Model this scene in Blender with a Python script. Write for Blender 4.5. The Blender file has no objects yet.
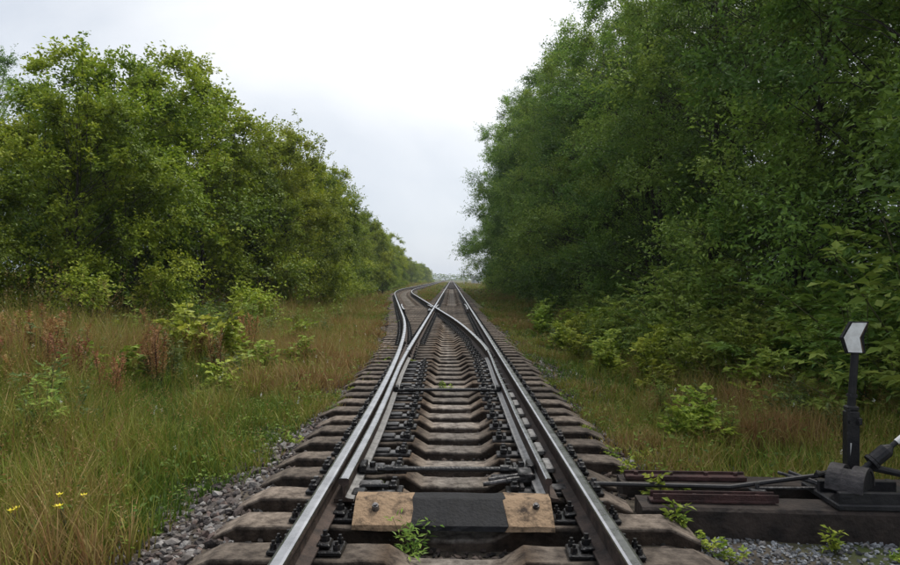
import bpy, math
import numpy as np
from mathutils import Vector

R = math.radians
rng = np.random.default_rng(11)
scene = bpy.context.scene
COL = scene.collection

# ------------------------------------------------------------------ camera
F_PX = 690.0                       # focal length in pixels of a 900 px wide frame
CAM_H = 1.257                      # eye height above the rail tops (z = 0)
cam_d = bpy.data.cameras.new('camera')
cam = bpy.data.objects.new('camera', cam_d)
COL.objects.link(cam)
cam.location = (-0.018, 0, CAM_H)
cam.rotation_euler = (R(90) - math.atan(3.5 / F_PX), 0, math.atan(1.5 / F_PX))
cam_d.sensor_width = 36.0
cam_d.lens = 36.0 * F_PX / 900.0
cam_d.clip_start = 0.05
cam_d.clip_end = 5000
scene.camera = cam

# ------------------------------------------------------------------ sky, sun, exposure
SUN_AZ, SUN_EL = R(42), R(62)      # azimuth measured from straight ahead towards the right
sun_dir = Vector((math.sin(SUN_AZ) * math.cos(SUN_EL), math.cos(SUN_AZ) * math.cos(SUN_EL), math.sin(SUN_EL)))
w = bpy.data.worlds.new('World')
scene.world = w
w.use_nodes = True
nt = w.node_tree
nt.nodes.clear()
N, L = nt.nodes.new, nt.links.new
out = N('ShaderNodeOutputWorld')
bg1 = N('ShaderNodeBackground'); bg1.inputs['Strength'].default_value = 0.10
sky = N('ShaderNodeTexSky'); sky.sky_type = 'NISHITA'; sky.sun_disc = False
sky.sun_elevation = SUN_EL; sky.sun_rotation = SUN_AZ
L(sky.outputs[0], bg1.inputs[0])
tc = N('ShaderNodeTexCoord')
mp = N('ShaderNodeMapping'); mp.inputs['Scale'].default_value = (1.0, 1.0, 1.4)
L(tc.outputs['Generated'], mp.inputs['Vector'])
nz = N('ShaderNodeTexNoise'); nz.inputs['Scale'].default_value = 1.7; nz.inputs['Detail'].default_value = 7
nz.inputs['Roughness'].default_value = 0.5; nz.inputs['Distortion'].default_value = 0.3
L(mp.outputs[0], nz.inputs['Vector'])
dot = N('ShaderNodeVectorMath'); dot.operation = 'DOT_PRODUCT'
L(tc.outputs['Generated'], dot.inputs[0]); dot.inputs[1].default_value = sun_dir
mr = N('ShaderNodeMapRange'); mr.inputs['From Min'].default_value = 0.1; mr.inputs['From Max'].default_value = 1.0
mr.inputs['To Min'].default_value = 0.0; mr.inputs['To Max'].default_value = 0.34
L(dot.outputs['Value'], mr.inputs['Value'])
add = N('ShaderNodeMath'); add.operation = 'ADD'
L(nz.outputs['Fac'], add.inputs[0]); L(mr.outputs[0], add.inputs[1])
cr = N('ShaderNodeValToRGB')
cr.color_ramp.elements[0].position = 0.50; cr.color_ramp.elements[0].color = (0.485, 0.54, 0.63, 1)
cr.color_ramp.elements[1].position = 0.90; cr.color_ramp.elements[1].color = (1.06, 1.06, 1.05, 1)
L(add.outputs[0], cr.inputs[0])
bg2 = N('ShaderNodeBackground'); bg2.inputs['Strength'].default_value = 0.77
L(cr.outputs[0], bg2.inputs[0])
mx = N('ShaderNodeMixShader'); mx.inputs[0].default_value = 0.9
L(bg1.outputs[0], mx.inputs[1]); L(bg2.outputs[0], mx.inputs[2]); L(mx.outputs[0], out.inputs[0])

sun_d = bpy.data.lights.new('sun', 'SUN')
sun_d.energy = 2.3; sun_d.angle = R(20); sun_d.color = (1.0, 0.965, 0.90)
sun = bpy.data.objects.new('sun', sun_d); COL.objects.link(sun)
sun.rotation_euler = sun_dir.to_track_quat('Z', 'Y').to_euler()
sun.location = (20, 20, 40)

scene.cycles.max_bounces = 6; scene.cycles.diffuse_bounces = 3; scene.cycles.transmission_bounces = 4
vs = scene.view_settings
vs.view_transform = 'Standard'; vs.look = 'None'; vs.exposure = 0.62; vs.gamma = 1.0; vs.use_curve_mapping = False

# ------------------------------------------------------------------ helpers
def mk(name, V, F, mat=None, parent=None, col=None, midx=None, smooth=False, mats=None):
    """V (n,3); F = list of int arrays (m,k)."""
    V = np.asarray(V, dtype=np.float32)
    if isinstance(F, np.ndarray): F = [F]
    F = [np.asarray(f, dtype=np.int32) for f in F if len(f)]
    me = bpy.data.meshes.new(name)
    me.vertices.add(len(V)); me.vertices.foreach_set('co', V.ravel())
    loops = np.concatenate([f.ravel() for f in F])
    sizes = np.concatenate([np.full(len(f), f.shape[1], dtype=np.int32) for f in F])
    starts = np.concatenate([[0], np.cumsum(sizes)[:-1]]).astype(np.int32)
    me.loops.add(len(loops)); me.loops.foreach_set('vertex_index', loops)
    me.polygons.add(len(sizes)); me.polygons.foreach_set('loop_start', starts)
    if midx is not None: me.polygons.foreach_set('material_index', np.asarray(midx, dtype=np.int32))
    me.polygons.foreach_set('use_smooth', np.full(len(sizes), bool(smooth)))
    if col is not None:
        ca = me.color_attributes.new('tint', 'FLOAT_COLOR', 'POINT')
        c4 = np.ones((len(V), 4), dtype=np.float32); c4[:, :3] = col
        ca.data.foreach_set('color', c4.ravel())
    me.update(calc_edges=True)
    for m in (mats or ([mat] if mat else [])): me.materials.append(m)
    return link(name, me, parent)

def link(name, me, parent=None):
    o = bpy.data.objects.new(name, me); COL.objects.link(o)
    if parent is not None: o.parent = parent
    return o

def tag(o, label=None, cat=None, group=None, kind=None):
    if label: o['label'] = label
    if cat: o['category'] = cat
    if group: o['group'] = group
    if kind: o['kind'] = kind
    return o

def empty(name, loc=(0, 0, 0), rz=0.0):
    o = bpy.data.objects.new(name, None); COL.objects.link(o)
    o.location = loc; o.rotation_euler = (0, 0, rz); o.empty_display_size = 0.2
    return o

def copy_tree(o, parent=None):
    c = o.copy(); COL.objects.link(c); c.parent = parent
    for ch in [x for x in o.children]: copy_tree(ch, c)
    return c

class MB:
    """collects simple solids; build() makes ONE mesh"""
    def __init__(s): s.V = []; s.F = {}; s.n = 0; s.M = {}
    def add(s, V, F, m=0):
        V = np.asarray(V, float)
        for f in F:
            k = len(f); s.F.setdefault(k, []).append([i + s.n for i in f]); s.M.setdefault(k, []).append(m)
        s.V.append(V); s.n += len(V); return s
    def box(s, c, d, rz=0.0, m=0, bev=0.0, rx=0.0, ry=0.0):
        h = np.array(d) / 2.0
        if bev > 0:
            b = min(bev, *(h * 0.8)); P = []
            for z in (-h[2], -h[2] + b, h[2] - b, h[2]):
                q = b if abs(abs(z) - h[2]) < 1e-9 else 0
                x, y = h[0] - q, h[1] - q; bb = b * 0.7
                P += [(x, -y + bb, z), (x, y - bb, z), (x - bb, y, z), (-x + bb, y, z), (-x, y - bb, z), (-x, -y + bb, z), (-x + bb, -y, z), (x - bb, -y, z)]
            F = [list(range(7, -1, -1)), list(range(24, 32))]
            for r in range(3):
                for i in range(8): F.append([r * 8 + i, r * 8 + (i + 1) % 8, r * 8 + 8 + (i + 1) % 8, r * 8 + 8 + i])
            P = np.array(P)
        else:
            P = np.array([(x, y, z) for z in (-1, 1) for y in (-1, 1) for x in (-1, 1)]) * h
            F = [[0, 2, 3, 1], [4, 5, 7, 6], [0, 1, 5, 4], [1, 3, 7, 5], [3, 2, 6, 7], [2, 0, 4, 6]]
        P = rot(P, rx, ry, rz) + np.array(c)
        return s.add(P, F, m)
    def cyl(s, a, b, r0, r1=None, n=8, m=0, cap=True):
        r1 = r0 if r1 is None else r1
        a = np.array(a, float); b = np.array(b, float); d = b - a; d /= np.linalg.norm(d)
        u = np.cross(d, [0, 0, 1.0]);
        if np.linalg.norm(u) < 1e-4: u = np.array([1.0, 0, 0])
        u /= np.linalg.norm(u); v = np.cross(d, u)
        t = np.arange(n) * 2 * math.pi / n
        ring = np.outer(np.cos(t), u) + np.outer(np.sin(t), v)
        P = np.vstack([a + ring * r0, b + ring * r1])
        F = [[i, (i + 1) % n, n + (i + 1) % n, n + i] for i in range(n)]
        if cap: F += [list(range(n - 1, -1, -1)), list(range(n, 2 * n))]
        return s.add(P, F, m)
    def prism(s, poly, y0, y1, m=0):
        """poly in xz, extruded along y"""
        n = len(poly)
        P = [(x, y0, z) for x, z in poly] + [(x, y1, z) for x, z in poly]
        F = [[i, (i + 1) % n, n + (i + 1) % n, n + i] for i in range(n)] + [list(range(n - 1, -1, -1)), list(range(n, 2 * n))]
        return s.add(P, F, m)
    def build(s, name, mat=None, parent=None, mats=None, smooth=False):
        ks = sorted(s.F)
        mi = np.concatenate([np.array(s.M[k]) for k in ks])
        return mk(name, np.vstack(s.V), [np.array(s.F[k]) for k in ks], mat, parent, midx=mi, mats=mats, smooth=smooth)

def rot(P, rx=0, ry=0, rz=0):
    P = np.asarray(P, float)
    if rx: c, s_ = math.cos(rx), math.sin(rx); P = P @ np.array([[1, 0, 0], [0, c, -s_], [0, s_, c]]).T
    if ry: c, s_ = math.cos(ry), math.sin(ry); P = P @ np.array([[c, 0, s_], [0, 1, 0], [-s_, 0, c]]).T
    if rz: c, s_ = math.cos(rz), math.sin(rz); P = P @ np.array([[c, -s_, 0], [s_, c, 0], [0, 0, 1]]).T
    return P

_tab = rng.random((256, 256))
def vnoise(x, y, s=1.0):
    """cheap value noise in 0..1"""
    x = np.asarray(x, float) * s + 1000.3; y = np.asarray(y, float) * s + 1000.7
    xi = np.floor(x).astype(int); yi = np.floor(y).astype(int)
    fx = x - xi; fy = y - yi; fx = fx * fx * (3 - 2 * fx); fy = fy * fy * (3 - 2 * fy)
    g = lambda a, b: _tab[a % 256, b % 256]
    return (g(xi, yi) * (1 - fx) + g(xi + 1, yi) * fx) * (1 - fy) + (g(xi, yi + 1) * (1 - fx) + g(xi + 1, yi + 1) * fx) * fy

# ------------------------------------------------------------------ materials
def pmat(name, c1, c2, scale=6.0, rough=0.8, metal=0.0, bump=0.0, bscale=40.0, detail=6, spec=0.3, coords='Object', contrast=(0.35, 0.65), rr=0.0):
    m = bpy.data.materials.new(name); m.use_nodes = True
    t = m.node_tree; p = t.nodes['Principled BSDF']
    co = t.nodes.new('ShaderNodeTexCoord')
    n1 = t.nodes.new('ShaderNodeTexNoise'); n1.inputs['Scale'].default_value = scale; n1.inputs['Detail'].default_value = detail
    n1.inputs['Roughness'].default_value = 0.65
    t.links.new(co.outputs[coords], n1.inputs['Vector'])
    r = t.nodes.new('ShaderNodeValToRGB')
    r.color_ramp.elements[0].position = contrast[0]; r.color_ramp.elements[0].color = (*c1, 1)
    r.color_ramp.elements[1].position = contrast[1]; r.color_ramp.elements[1].color = (*c2, 1)
    t.links.new(n1.outputs['Fac'], r.inputs[0]); t.links.new(r.outputs[0], p.inputs['Base Color'])
    p.inputs['Roughness'].default_value = rough; p.inputs['Metallic'].default_value = metal
    p.inputs['Specular IOR Level'].default_value = spec
    if rr:
        mm = t.nodes.new('ShaderNodeMapRange'); mm.inputs['To Min'].default_value = rough - rr; mm.inputs['To Max'].default_value = rough + rr
        t.links.new(n1.outputs['Fac'], mm.inputs['Value']); t.links.new(mm.outputs[0], p.inputs['Roughness'])
    if bump:
        n2 = t.nodes.new('ShaderNodeTexNoise'); n2.inputs['Scale'].default_value = bscale; n2.inputs['Detail'].default_value = 5
        t.links.new(co.outputs[coords], n2.inputs['Vector'])
        b = t.nodes.new('ShaderNodeBump'); b.inputs['Strength'].default_value = bump; b.inputs['Distance'].default_value = 0.02
        t.links.new(n2.outputs['Fac'], b.inputs['Height']); t.links.new(b.outputs[0], p.inputs['Normal'])
    return m

def leafmat(name, trans=0.3, rough=0.5, hue=0.03, val=0.3, sat=1.0, gain=1.0):
    """per-leaf tint attribute, per-plant random shift"""
    m = bpy.data.materials.new(name); m.use_nodes = True
    t = m.node_tree; p = t.nodes['Principled BSDF']; o = t.nodes['Material Output']
    a = t.nodes.new('ShaderNodeAttribute'); a.attribute_name = 'tint'
    oi = t.nodes.new('ShaderNodeObjectInfo')
    hs = t.nodes.new('ShaderNodeHueSaturation'); hs.inputs['Saturation'].default_value = sat
    m1 = t.nodes.new('ShaderNodeMapRange'); m1.inputs['To Min'].default_value = 0.5 - hue; m1.inputs['To Max'].default_value = 0.5 + hue
    m2 = t.nodes.new('ShaderNodeMapRange'); m2.inputs['To Min'].default_value = gain * (1 - val); m2.inputs['To Max'].default_value = gain * (1 + val)
    ml = t.nodes.new('ShaderNodeMath'); ml.operation = 'MULTIPLY'; ml.inputs[1].default_value = 7.31
    fr = t.nodes.new('ShaderNodeMath'); fr.operation = 'FRACT'
    L_ = t.links.new
    L_(oi.outputs['Random'], m1.inputs['Value']); L_(oi.outputs['Random'], ml.inputs[0]); L_(ml.outputs[0], fr.inputs[0]); L_(fr.outputs[0], m2.inputs['Value'])
    L_(m1.outputs[0], hs.inputs['Hue']); L_(m2.outputs[0], hs.inputs['Value']); L_(a.outputs['Color'], hs.inputs['Color'])
    L_(hs.outputs[0], p.inputs['Base Color'])
    p.inputs['Roughness'].default_value = rough; p.inputs['Specular IOR Level'].default_value = 0.18
    tr = t.nodes.new('ShaderNodeBsdfTranslucent'); L_(hs.outputs[0], tr.inputs['Color'])
    mix = t.nodes.new('ShaderNodeMixShader'); mix.inputs[0].default_value = trans
    L_(p.outputs[0], mix.inputs[1]); L_(tr.outputs[0], mix.inputs[2]); L_(mix.outputs[0], o.inputs['Surface'])
    return m

M = {}
M['rail_rust'] = pmat('rail_rust', (0.022, 0.016, 0.014), (0.080, 0.055, 0.044), 9, 0.75, 0.0, 0.35, 60, spec=0.3)
M['rail_head'] = pmat('rail_head', (0.34, 0.34, 0.36), (0.55, 0.55, 0.57), 5, 0.28, 1.0, 0.04, 80, rr=0.08)
M['blade_foot'] = pmat('blade_foot', (0.16, 0.155, 0.15), (0.34, 0.33, 0.32), 14, 0.45, 0.35, 0.2, 60, rr=0.1)
M['oily_iron'] = pmat('oily_iron', (0.004, 0.004, 0.005), (0.018, 0.016, 0.016), 14, 0.36, 0.2, 0.4, 70, spec=0.5, rr=0.12)
M['plate_steel'] = pmat('plate_steel', (0.02, 0.019, 0.019), (0.20, 0.19, 0.19), 12, 0.42, 0.45, 0.3, 60, contrast=(0.45, 0.75), rr=0.12)
M['red_rust'] = pmat('red_rust', (0.022, 0.011, 0.010), (0.062, 0.028, 0.025), 10, 0.7, 0.0, 0.4, 60)
M['timber'] = pmat('timber', (0.012, 0.009, 0.008), (0.044, 0.032, 0.026), 7, 0.8, 0.0, 0.6, 30)
M['black_paint'] = pmat('black_paint', (0.004, 0.004, 0.005), (0.013, 0.013, 0.015), 14, 0.75, 0.0, 0.35, 50)
M['black_iron'] = pmat('black_iron', (0.010, 0.010, 0.012), (0.028, 0.026, 0.027), 10, 0.5, 0.1, 0.25, 50, rr=0.1)
M['grey_iron'] = pmat('grey_iron', (0.022, 0.020, 0.021), (0.062, 0.055, 0.056), 12, 0.6, 0.15, 0.3, 50)
M['tan_paint'] = pmat('tan_paint', (0.040, 0.027, 0.019), (0.27, 0.185, 0.115), 13, 0.88, 0.0, 0.7, 40, contrast=(0.33, 0.52))
M['white_paint'] = pmat('white_paint', (0.62, 0.61, 0.59), (0.84, 0.84, 0.83), 14, 0.55, 0.0, 0.05, 60)
M['brown_edge'] = pmat('brown_edge', (0.06, 0.035, 0.025), (0.10, 0.06, 0.04), 9, 0.7)
M['bark'] = pmat('bark', (0.020, 0.016, 0.012), (0.055, 0.046, 0.035), 8, 0.9, 0.0, 0.7, 20)
M['stem'] = pmat('stem', (0.06, 0.07, 0.025), (0.12, 0.11, 0.05), 8, 0.8)
M['hut_wall'] = pmat('hut_wall', (0.45, 0.45, 0.44), (0.60, 0.60, 0.58), 3, 0.8)
M['hut_roof'] = pmat('hut_roof', (0.30, 0.30, 0.32), (0.42, 0.42, 0.44), 3, 0.7)
M['dark_glass'] = pmat('dark_glass', (0.03, 0.03, 0.035), (0.05, 0.05, 0.06), 3, 0.2)
M['leaf_left'] = leafmat('leaf_left', 0.32, 0.5, 0.010, 0.16, gain=1.15)
M['leaf_right'] = leafmat('leaf_right', 0.32, 0.5, 0.012, 0.22, gain=1.50)
M['leaf_shrub'] = leafmat('leaf_shrub', 0.32, 0.5, 0.02, 0.2)
M['grass'] = leafmat('grass', 0.30, 0.55, 0.0, 0.0)
M['flower'] = pmat('flower', (0.70, 0.58, 0.03), (0.80, 0.70, 0.06), 5, 0.6)

def concrete(name):
    """weathered concrete, oil and rust staining beside the rails, side shade painted in by the tint"""
    m = pmat(name, (0.048, 0.036, 0.028), (0.195, 0.158, 0.127), 13, 0.85, 0.0, 0.5, 45, spec=0.25)
    t = m.node_tree; p = t.nodes['Principled BSDF']; ramp = [n for n in t.nodes if n.type == 'VALTORGB'][0]
    co = [n for n in t.nodes if n.type == 'TEX_COORD'][0]
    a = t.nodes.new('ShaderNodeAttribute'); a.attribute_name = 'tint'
    n3 = t.nodes.new('ShaderNodeTexNoise'); n3.inputs['Scale'].default_value = 5; n3.inputs['Detail'].default_value = 6
    t.links.new(co.outputs['Object'], n3.inputs['Vector'])
    mu = t.nodes.new('ShaderNodeMix'); mu.data_type = 'RGBA'; mu.blend_type = 'MULTIPLY'; mu.inputs['Factor'].default_value = 1.0
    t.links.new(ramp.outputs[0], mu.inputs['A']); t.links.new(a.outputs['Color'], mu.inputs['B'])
    oi = t.nodes.new('ShaderNodeObjectInfo'); hs = t.nodes.new('ShaderNodeHueSaturation')
    mm = t.nodes.new('ShaderNodeMapRange'); mm.inputs['To Min'].default_value = 0.62; mm.inputs['To Max'].default_value = 1.32
    t.links.new(oi.outputs['Random'], mm.inputs['Value']); t.links.new(mm.outputs[0], hs.inputs['Value'])
    t.links.new(mu.outputs['Result'], hs.inputs['Color']); t.links.new(hs.outputs[0], p.inputs['Base Color'])
    return m
M['concrete'] = concrete('concrete')

def groundmat():
    m = pmat('ground_soil', (0.035, 0.028, 0.020), (0.10, 0.082, 0.062), 7, 0.95, 0.0, 0.8, 25, coords='Object')
    t = m.node_tree; p = t.nodes['Principled BSDF']; ramp = [n for n in t.nodes if n.type == 'VALTORGB'][0]
    a = t.nodes.new('ShaderNodeAttribute'); a.attribute_name = 'tint'
    mu = t.nodes.new('ShaderNodeMix'); mu.data_type = 'RGBA'; mu.blend_type = 'MIX'
    sep = t.nodes.new('ShaderNodeSeparateColor'); t.links.new(a.outputs['Color'], sep.inputs[0])
    co = [n for n in t.nodes if n.type == 'TEX_COORD'][0]
    n3 = t.nodes.new('ShaderNodeTexNoise'); n3.inputs['Scale'].default_value = 0.4; n3.inputs['Detail'].default_value = 8
    t.links.new(co.outputs['Object'], n3.inputs['Vector'])
    r2 = t.nodes.new('ShaderNodeValToRGB'); r2.color_ramp.elements[0].position = 0.35; r2.color_ramp.elements[0].color = (0.05, 0.065, 0.018, 1)
    r2.color_ramp.elements[1].position = 0.65; r2.color_ramp.elements[1].color = (0.12, 0.11, 0.045, 1)
    t.links.new(n3.outputs['Fac'], r2.inputs[0])
    t.links.new(sep.outputs[0], mu.inputs['Factor']); t.links.new(ramp.outputs[0], mu.inputs['A']); t.links.new(r2.outputs[0], mu.inputs['B'])
    t.links.new(mu.outputs['Result'], p.inputs['Base Color'])
    return m
M['ground'] = groundmat()

def stonemat():
    m = pmat('ballast_stone', (0.8, 0.8, 0.8), (1.1, 1.1, 1.1), 30, 0.85, 0.0, 0.4, 60, spec=0.3)
    t = m.node_tree; p = t.nodes['Principled BSDF']; ramp = [n for n in t.nodes if n.type == 'VALTORGB'][0]
    a = t.nodes.new('ShaderNodeAttribute'); a.attribute_name = 'tint'
    mu = t.nodes.new('ShaderNodeMix'); mu.data_type = 'RGBA'; mu.blend_type = 'MULTIPLY'; mu.inputs['Factor'].default_value = 1.0
    t.links.new(ramp.outputs[0], mu.inputs['A']); t.links.new(a.outputs['Color'], mu.inputs['B'])
    t.links.new(mu.outputs['Result'], p.inputs['Base Color'])
    return m
M['stone'] = stonemat()

# ------------------------------------------------------------------ track geometry
HG = 0.7975                        # half distance between the rail head centres
SID = 5.6                          # siding lies this far to the side
def off(Y):
    """sideways offset of the diverging track's centre line (towards -x)"""
    Y = np.asarray(Y, float)
    o = np.where(Y < 4.2, 0, (Y - 4.2) ** 2 / 430.0)
    o = np.where(Y > 23.75, 0.889 + (Y - 23.75) / 11.0, o)
    o = np.where(Y > 56.0, SID - (95.1 - Y) ** 2 / 860.0, o)
    return np.where(Y > 95.1, SID, o)

def dtrack(x, Y):
    """distance to the nearest track centre"""
    x = np.asarray(x, float); Y = np.asarray(Y, float)
    d = np.minimum(np.abs(x), np.abs(x + off(Y)))
    return d

def zground(x, Y):
    x = np.asarray(x, float); Y = np.asarray(Y, float)
    o = off(Y)
    e = np.where(x < 0, np.minimum(0, x + o), x)
    z = np.interp(e, [-60, -14, -9, -3.4, -2.5, -1.85, -1.5, -0.9, -0.5, 0, 0.5, 0.9, 1.5, 1.8, 2.4, 3.2, 8, 60],
                  [-0.95, -0.88, -0.82, -0.68, -0.52, -0.37, -0.305, -0.315, -0.345, -0.360, -0.345, -0.315, -0.305, -0.37, -0.48, -0.58, -0.62, -0.8])
    bench = np.clip((x - 1.3) / 0.3, 0, 1) * np.clip((5.3 - Y) / 0.7, 0, 1) * np.clip((7 - x) / 2.5, 0, 1)
    z = z * (1 - bench) + bench * (-0.395)
    z = z + np.clip((Y - 14) / 20, 0, 1) * np.clip((1.9 - np.abs(e)) / 0.4, 0, 1) * 0.055
    rough = np.clip((np.abs(e) - 1.4) / 1.5, 0.1, 1)
    z = z + (vnoise(x, Y, 1.3) - 0.5) * 0.10 * rough + (vnoise(x + 50, Y, 4.0) - 0.5) * 0.04 * rough
    return z

# ground sheet
gx = np.unique(np.concatenate([np.linspace(-14, 12, 151), -np.geomspace(14, 1500, 26), np.geomspace(12, 1500, 26)]))
gy = np.unique(np.concatenate([np.linspace(-4, 40, 161), np.linspace(40, 140, 120), np.geomspace(140, 1500, 30), -np.geomspace(4, 60, 10)]))
GX, GY = np.meshgrid(gx, gy)
GZ = zground(GX, GY)
nx, ny = len(gx), len(gy)
idx = np.arange(nx * ny).reshape(ny, nx)
GF = np.stack([idx[:-1, :-1], idx[:-1, 1:], idx[1:, 1:], idx[1:, :-1]], -1).reshape(-1, 4)
dd = dtrack(GX, GY)
gt = np.clip((dd - np.interp(GY, [6, 16, 40], [1.95, 1.5, 1.3]) + (vnoise(GX, GY, 1.7) - 0.5) * 0.8) / 0.5, 0, 1)
gt = np.where((GY > 80), np.clip((dd - 1.4) / 0.4, 0, 1), gt)
ground = mk('ground', np.stack([GX, GY, GZ], -1).reshape(-1, 3), GF, M['ground'], col=np.repeat(gt.reshape(-1, 1), 3, 1), smooth=True)
tag(ground, kind='structure')

# rail section (u across, z up), order counter-clockwise seen from -y
def rail_profile(h=0.18, hw=0.0375, fw=0.075, fl=0.075, web=0.009, foot_t=0.012):
    r = [(-hw, -0.012), (-hw + 0.004, -0.005), (-hw * 0.55, -0.0008), (hw * 0.55, -0.0008), (hw - 0.004, -0.005), (hw, -0.012),
         (hw, -0.036), (web, -0.050), (web, -h + 0.030), (web + 0.02, -h + 0.022), (fw, -h + foot_t), (fw, -h),
         (-fl, -h), (-fl, -h + foot_t), (-web - 0.02, -h + 0.022), (-web, -h + 0.030), (-web, -0.050), (-hw, -0.036)]
    return r
HEAD_EDGES = {0, 1, 2, 3, 4}
def sweep(name, parent, xs, ys, prof, dz=0.0, foot_m=None, mats=None):
    xs = np.asarray(xs, float); ys = np.asarray(ys, float)
    tx = np.gradient(xs); ty = np.gradient(ys); ln = np.hypot(tx, ty); tx /= ln; ty /= ln
    p = np.array(prof); n = len(p); k = len(xs)
    V = np.zeros((k, n, 3))
    V[:, :, 0] = xs[:, None] + p[None, :, 0] * ty[:, None]
    V[:, :, 1] = ys[:, None] - p[None, :, 0] * tx[:, None]
    V[:, :, 2] = p[None, :, 1] + dz
    F = []; MI = []
    for i in range(k - 1):
        for j in range(n):
            j2 = (j + 1) % n
            F.append([i * n + j, (i + 1) * n + j, (i + 1) * n + j2, i * n + j2])
            MI.append(0 if j in HEAD_EDGES else (2 if (foot_m and j in foot_m) else 1))
    caps = [list(range(n)), list(range(k * n - 1, (k - 1) * n - 1, -1))]
    return mk(name, V.reshape(-1, 3), [np.array(F), np.array(caps)], parent=parent, midx=MI + [1, 1],
              mats=mats or [M['rail_head'], M['rail_rust'], M['blade_foot']])

track = empty('railway_track', (0, 0, 0))
tag(track, 'straight railway track with switch blades and crossing, on weathered concrete sleepers', 'railway track')
siding = empty('siding_track', (0, 0, 0))
tag(siding, 'siding track branching off beyond the crossing and running alongside the straight line', 'railway track')

PR = rail_profile()
def yr(a, b, st): return np.arange(a, b + st * 0.5, st)
# straight right rail
Y = np.concatenate([yr(-3, 40, 1.0), yr(44, 900, 12)])
sweep('stock_rail', track, np.full(len(Y), HG), Y, PR)
# left stock rail that turns away
Y = np.concatenate([yr(-3, 4, 1), yr(4.5, 92.1, 0.8)])
sweep('stock_rail', track, -HG - off(Y), Y, PR)
# blades and closure rails
PB = rail_profile(h=0.150, hw=0.033, fw=0.062, fl=0.062, foot_t=0.018)
lbY = [4.36, 5.2, 6.15, 7.4, 8.6, 10.0, 11.5, 13.0]; lbX = [-.700, -.698, -.700, -.720, -.748, -.778, -.793, -.7975]
rbY = [4.32, 5.2, 6.15, 7.4, 8.6, 10.0, 11.5, 13.0]; rbX = [.598, .594, .592, .597, .608, .618, .622, float(HG - off(13.0))]
def rbx(Y):
    Y = np.asarray(Y, float); u = np.clip((Y - 9.0) / 6.0, 0, 1); u = u * u * (3 - 2 * u)
    return np.interp(Y, [4.32, 6.15, 9.0, 15.0], [.598, .592, .606, .606]) * (1 - u) + (HG - off(Y)) * u
Yb = yr(4.36, 12.2, 0.28)
PBL = [(u * (1.0 if u > 0 or z < -0.06 else 1.0), z) for u, z in PB]
lb = sweep('switch_blade', track, np.interp(Yb, lbY, lbX), Yb, PB, -0.004, foot_m={8, 9, 10})
PBR = [(u * 0.62 if z > -0.06 else u, z) for u, z in PB]
rb = sweep('switch_blade', track, rbx(Yb), Yb, PBR, -0.004, foot_m={12, 13, 14})
Yc = yr(12.23, 31.0, 0.6)
sweep('closure_rail', track, np.interp(Yc, lbY, lbX), Yc, PR, -0.002)
sweep('closure_rail', track, rbx(Yc), Yc, PR, -0.002)
# crossing (frog): straight rail and diverging rail run through a casting
frog = empty('crossing_frog', (0, 0, 0)); frog.parent = track
Y = np.concatenate([yr(31.02, 44, 1.0), yr(48, 900, 12)]); sweep('running_rail', frog, np.full(len(Y), -HG), Y, PR, -0.001)
Y = yr(31.02, 92.1, 0.8); sweep('running_rail', frog, HG - off(Y), Y, PR, -0.005)
b = MB(); b.box((-HG - 0.02, 31.8, -0.14), (0.5, 3.4, 0.06), m=0, bev=0.01); b.build('base_plate', M['oily_iron'], frog)
Y = yr(31.2, 34.0, 0.4)
sweep('wing_rail', frog, np.interp(Y, [31.2, 33, 34], [-.715, -.705, -.66]), Y, PB, -0.008)
sweep('wing_rail', frog, np.interp(Y, [31.2, 33, 34], [-.89, -1.05, -1.19]), Y, PB, -0.008)
# check rails opposite the crossing
Y = yr(28.5, 34.5, 0.5)
fl = np.interp(Y, [28.5, 29.2, 33.8, 34.5], [0.05, 0, 0, 0.05])
sweep('check_rail', track, HG - 0.12 - fl, Y, PB, 0.008)
sweep('check_rail', track, -HG - off(Y) + 0.12 + fl, Y, PB, 0.008)
# siding rails
Y = np.concatenate([yr(92.2, 95.3, 3), yr(96, 700, 14)])
sweep('rail', siding, np.full(len(Y), -SID - HG), Y, PR, -0.003)
sweep('rail', siding, np.full(len(Y), -SID + HG), Y, PR, -0.003)

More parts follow.
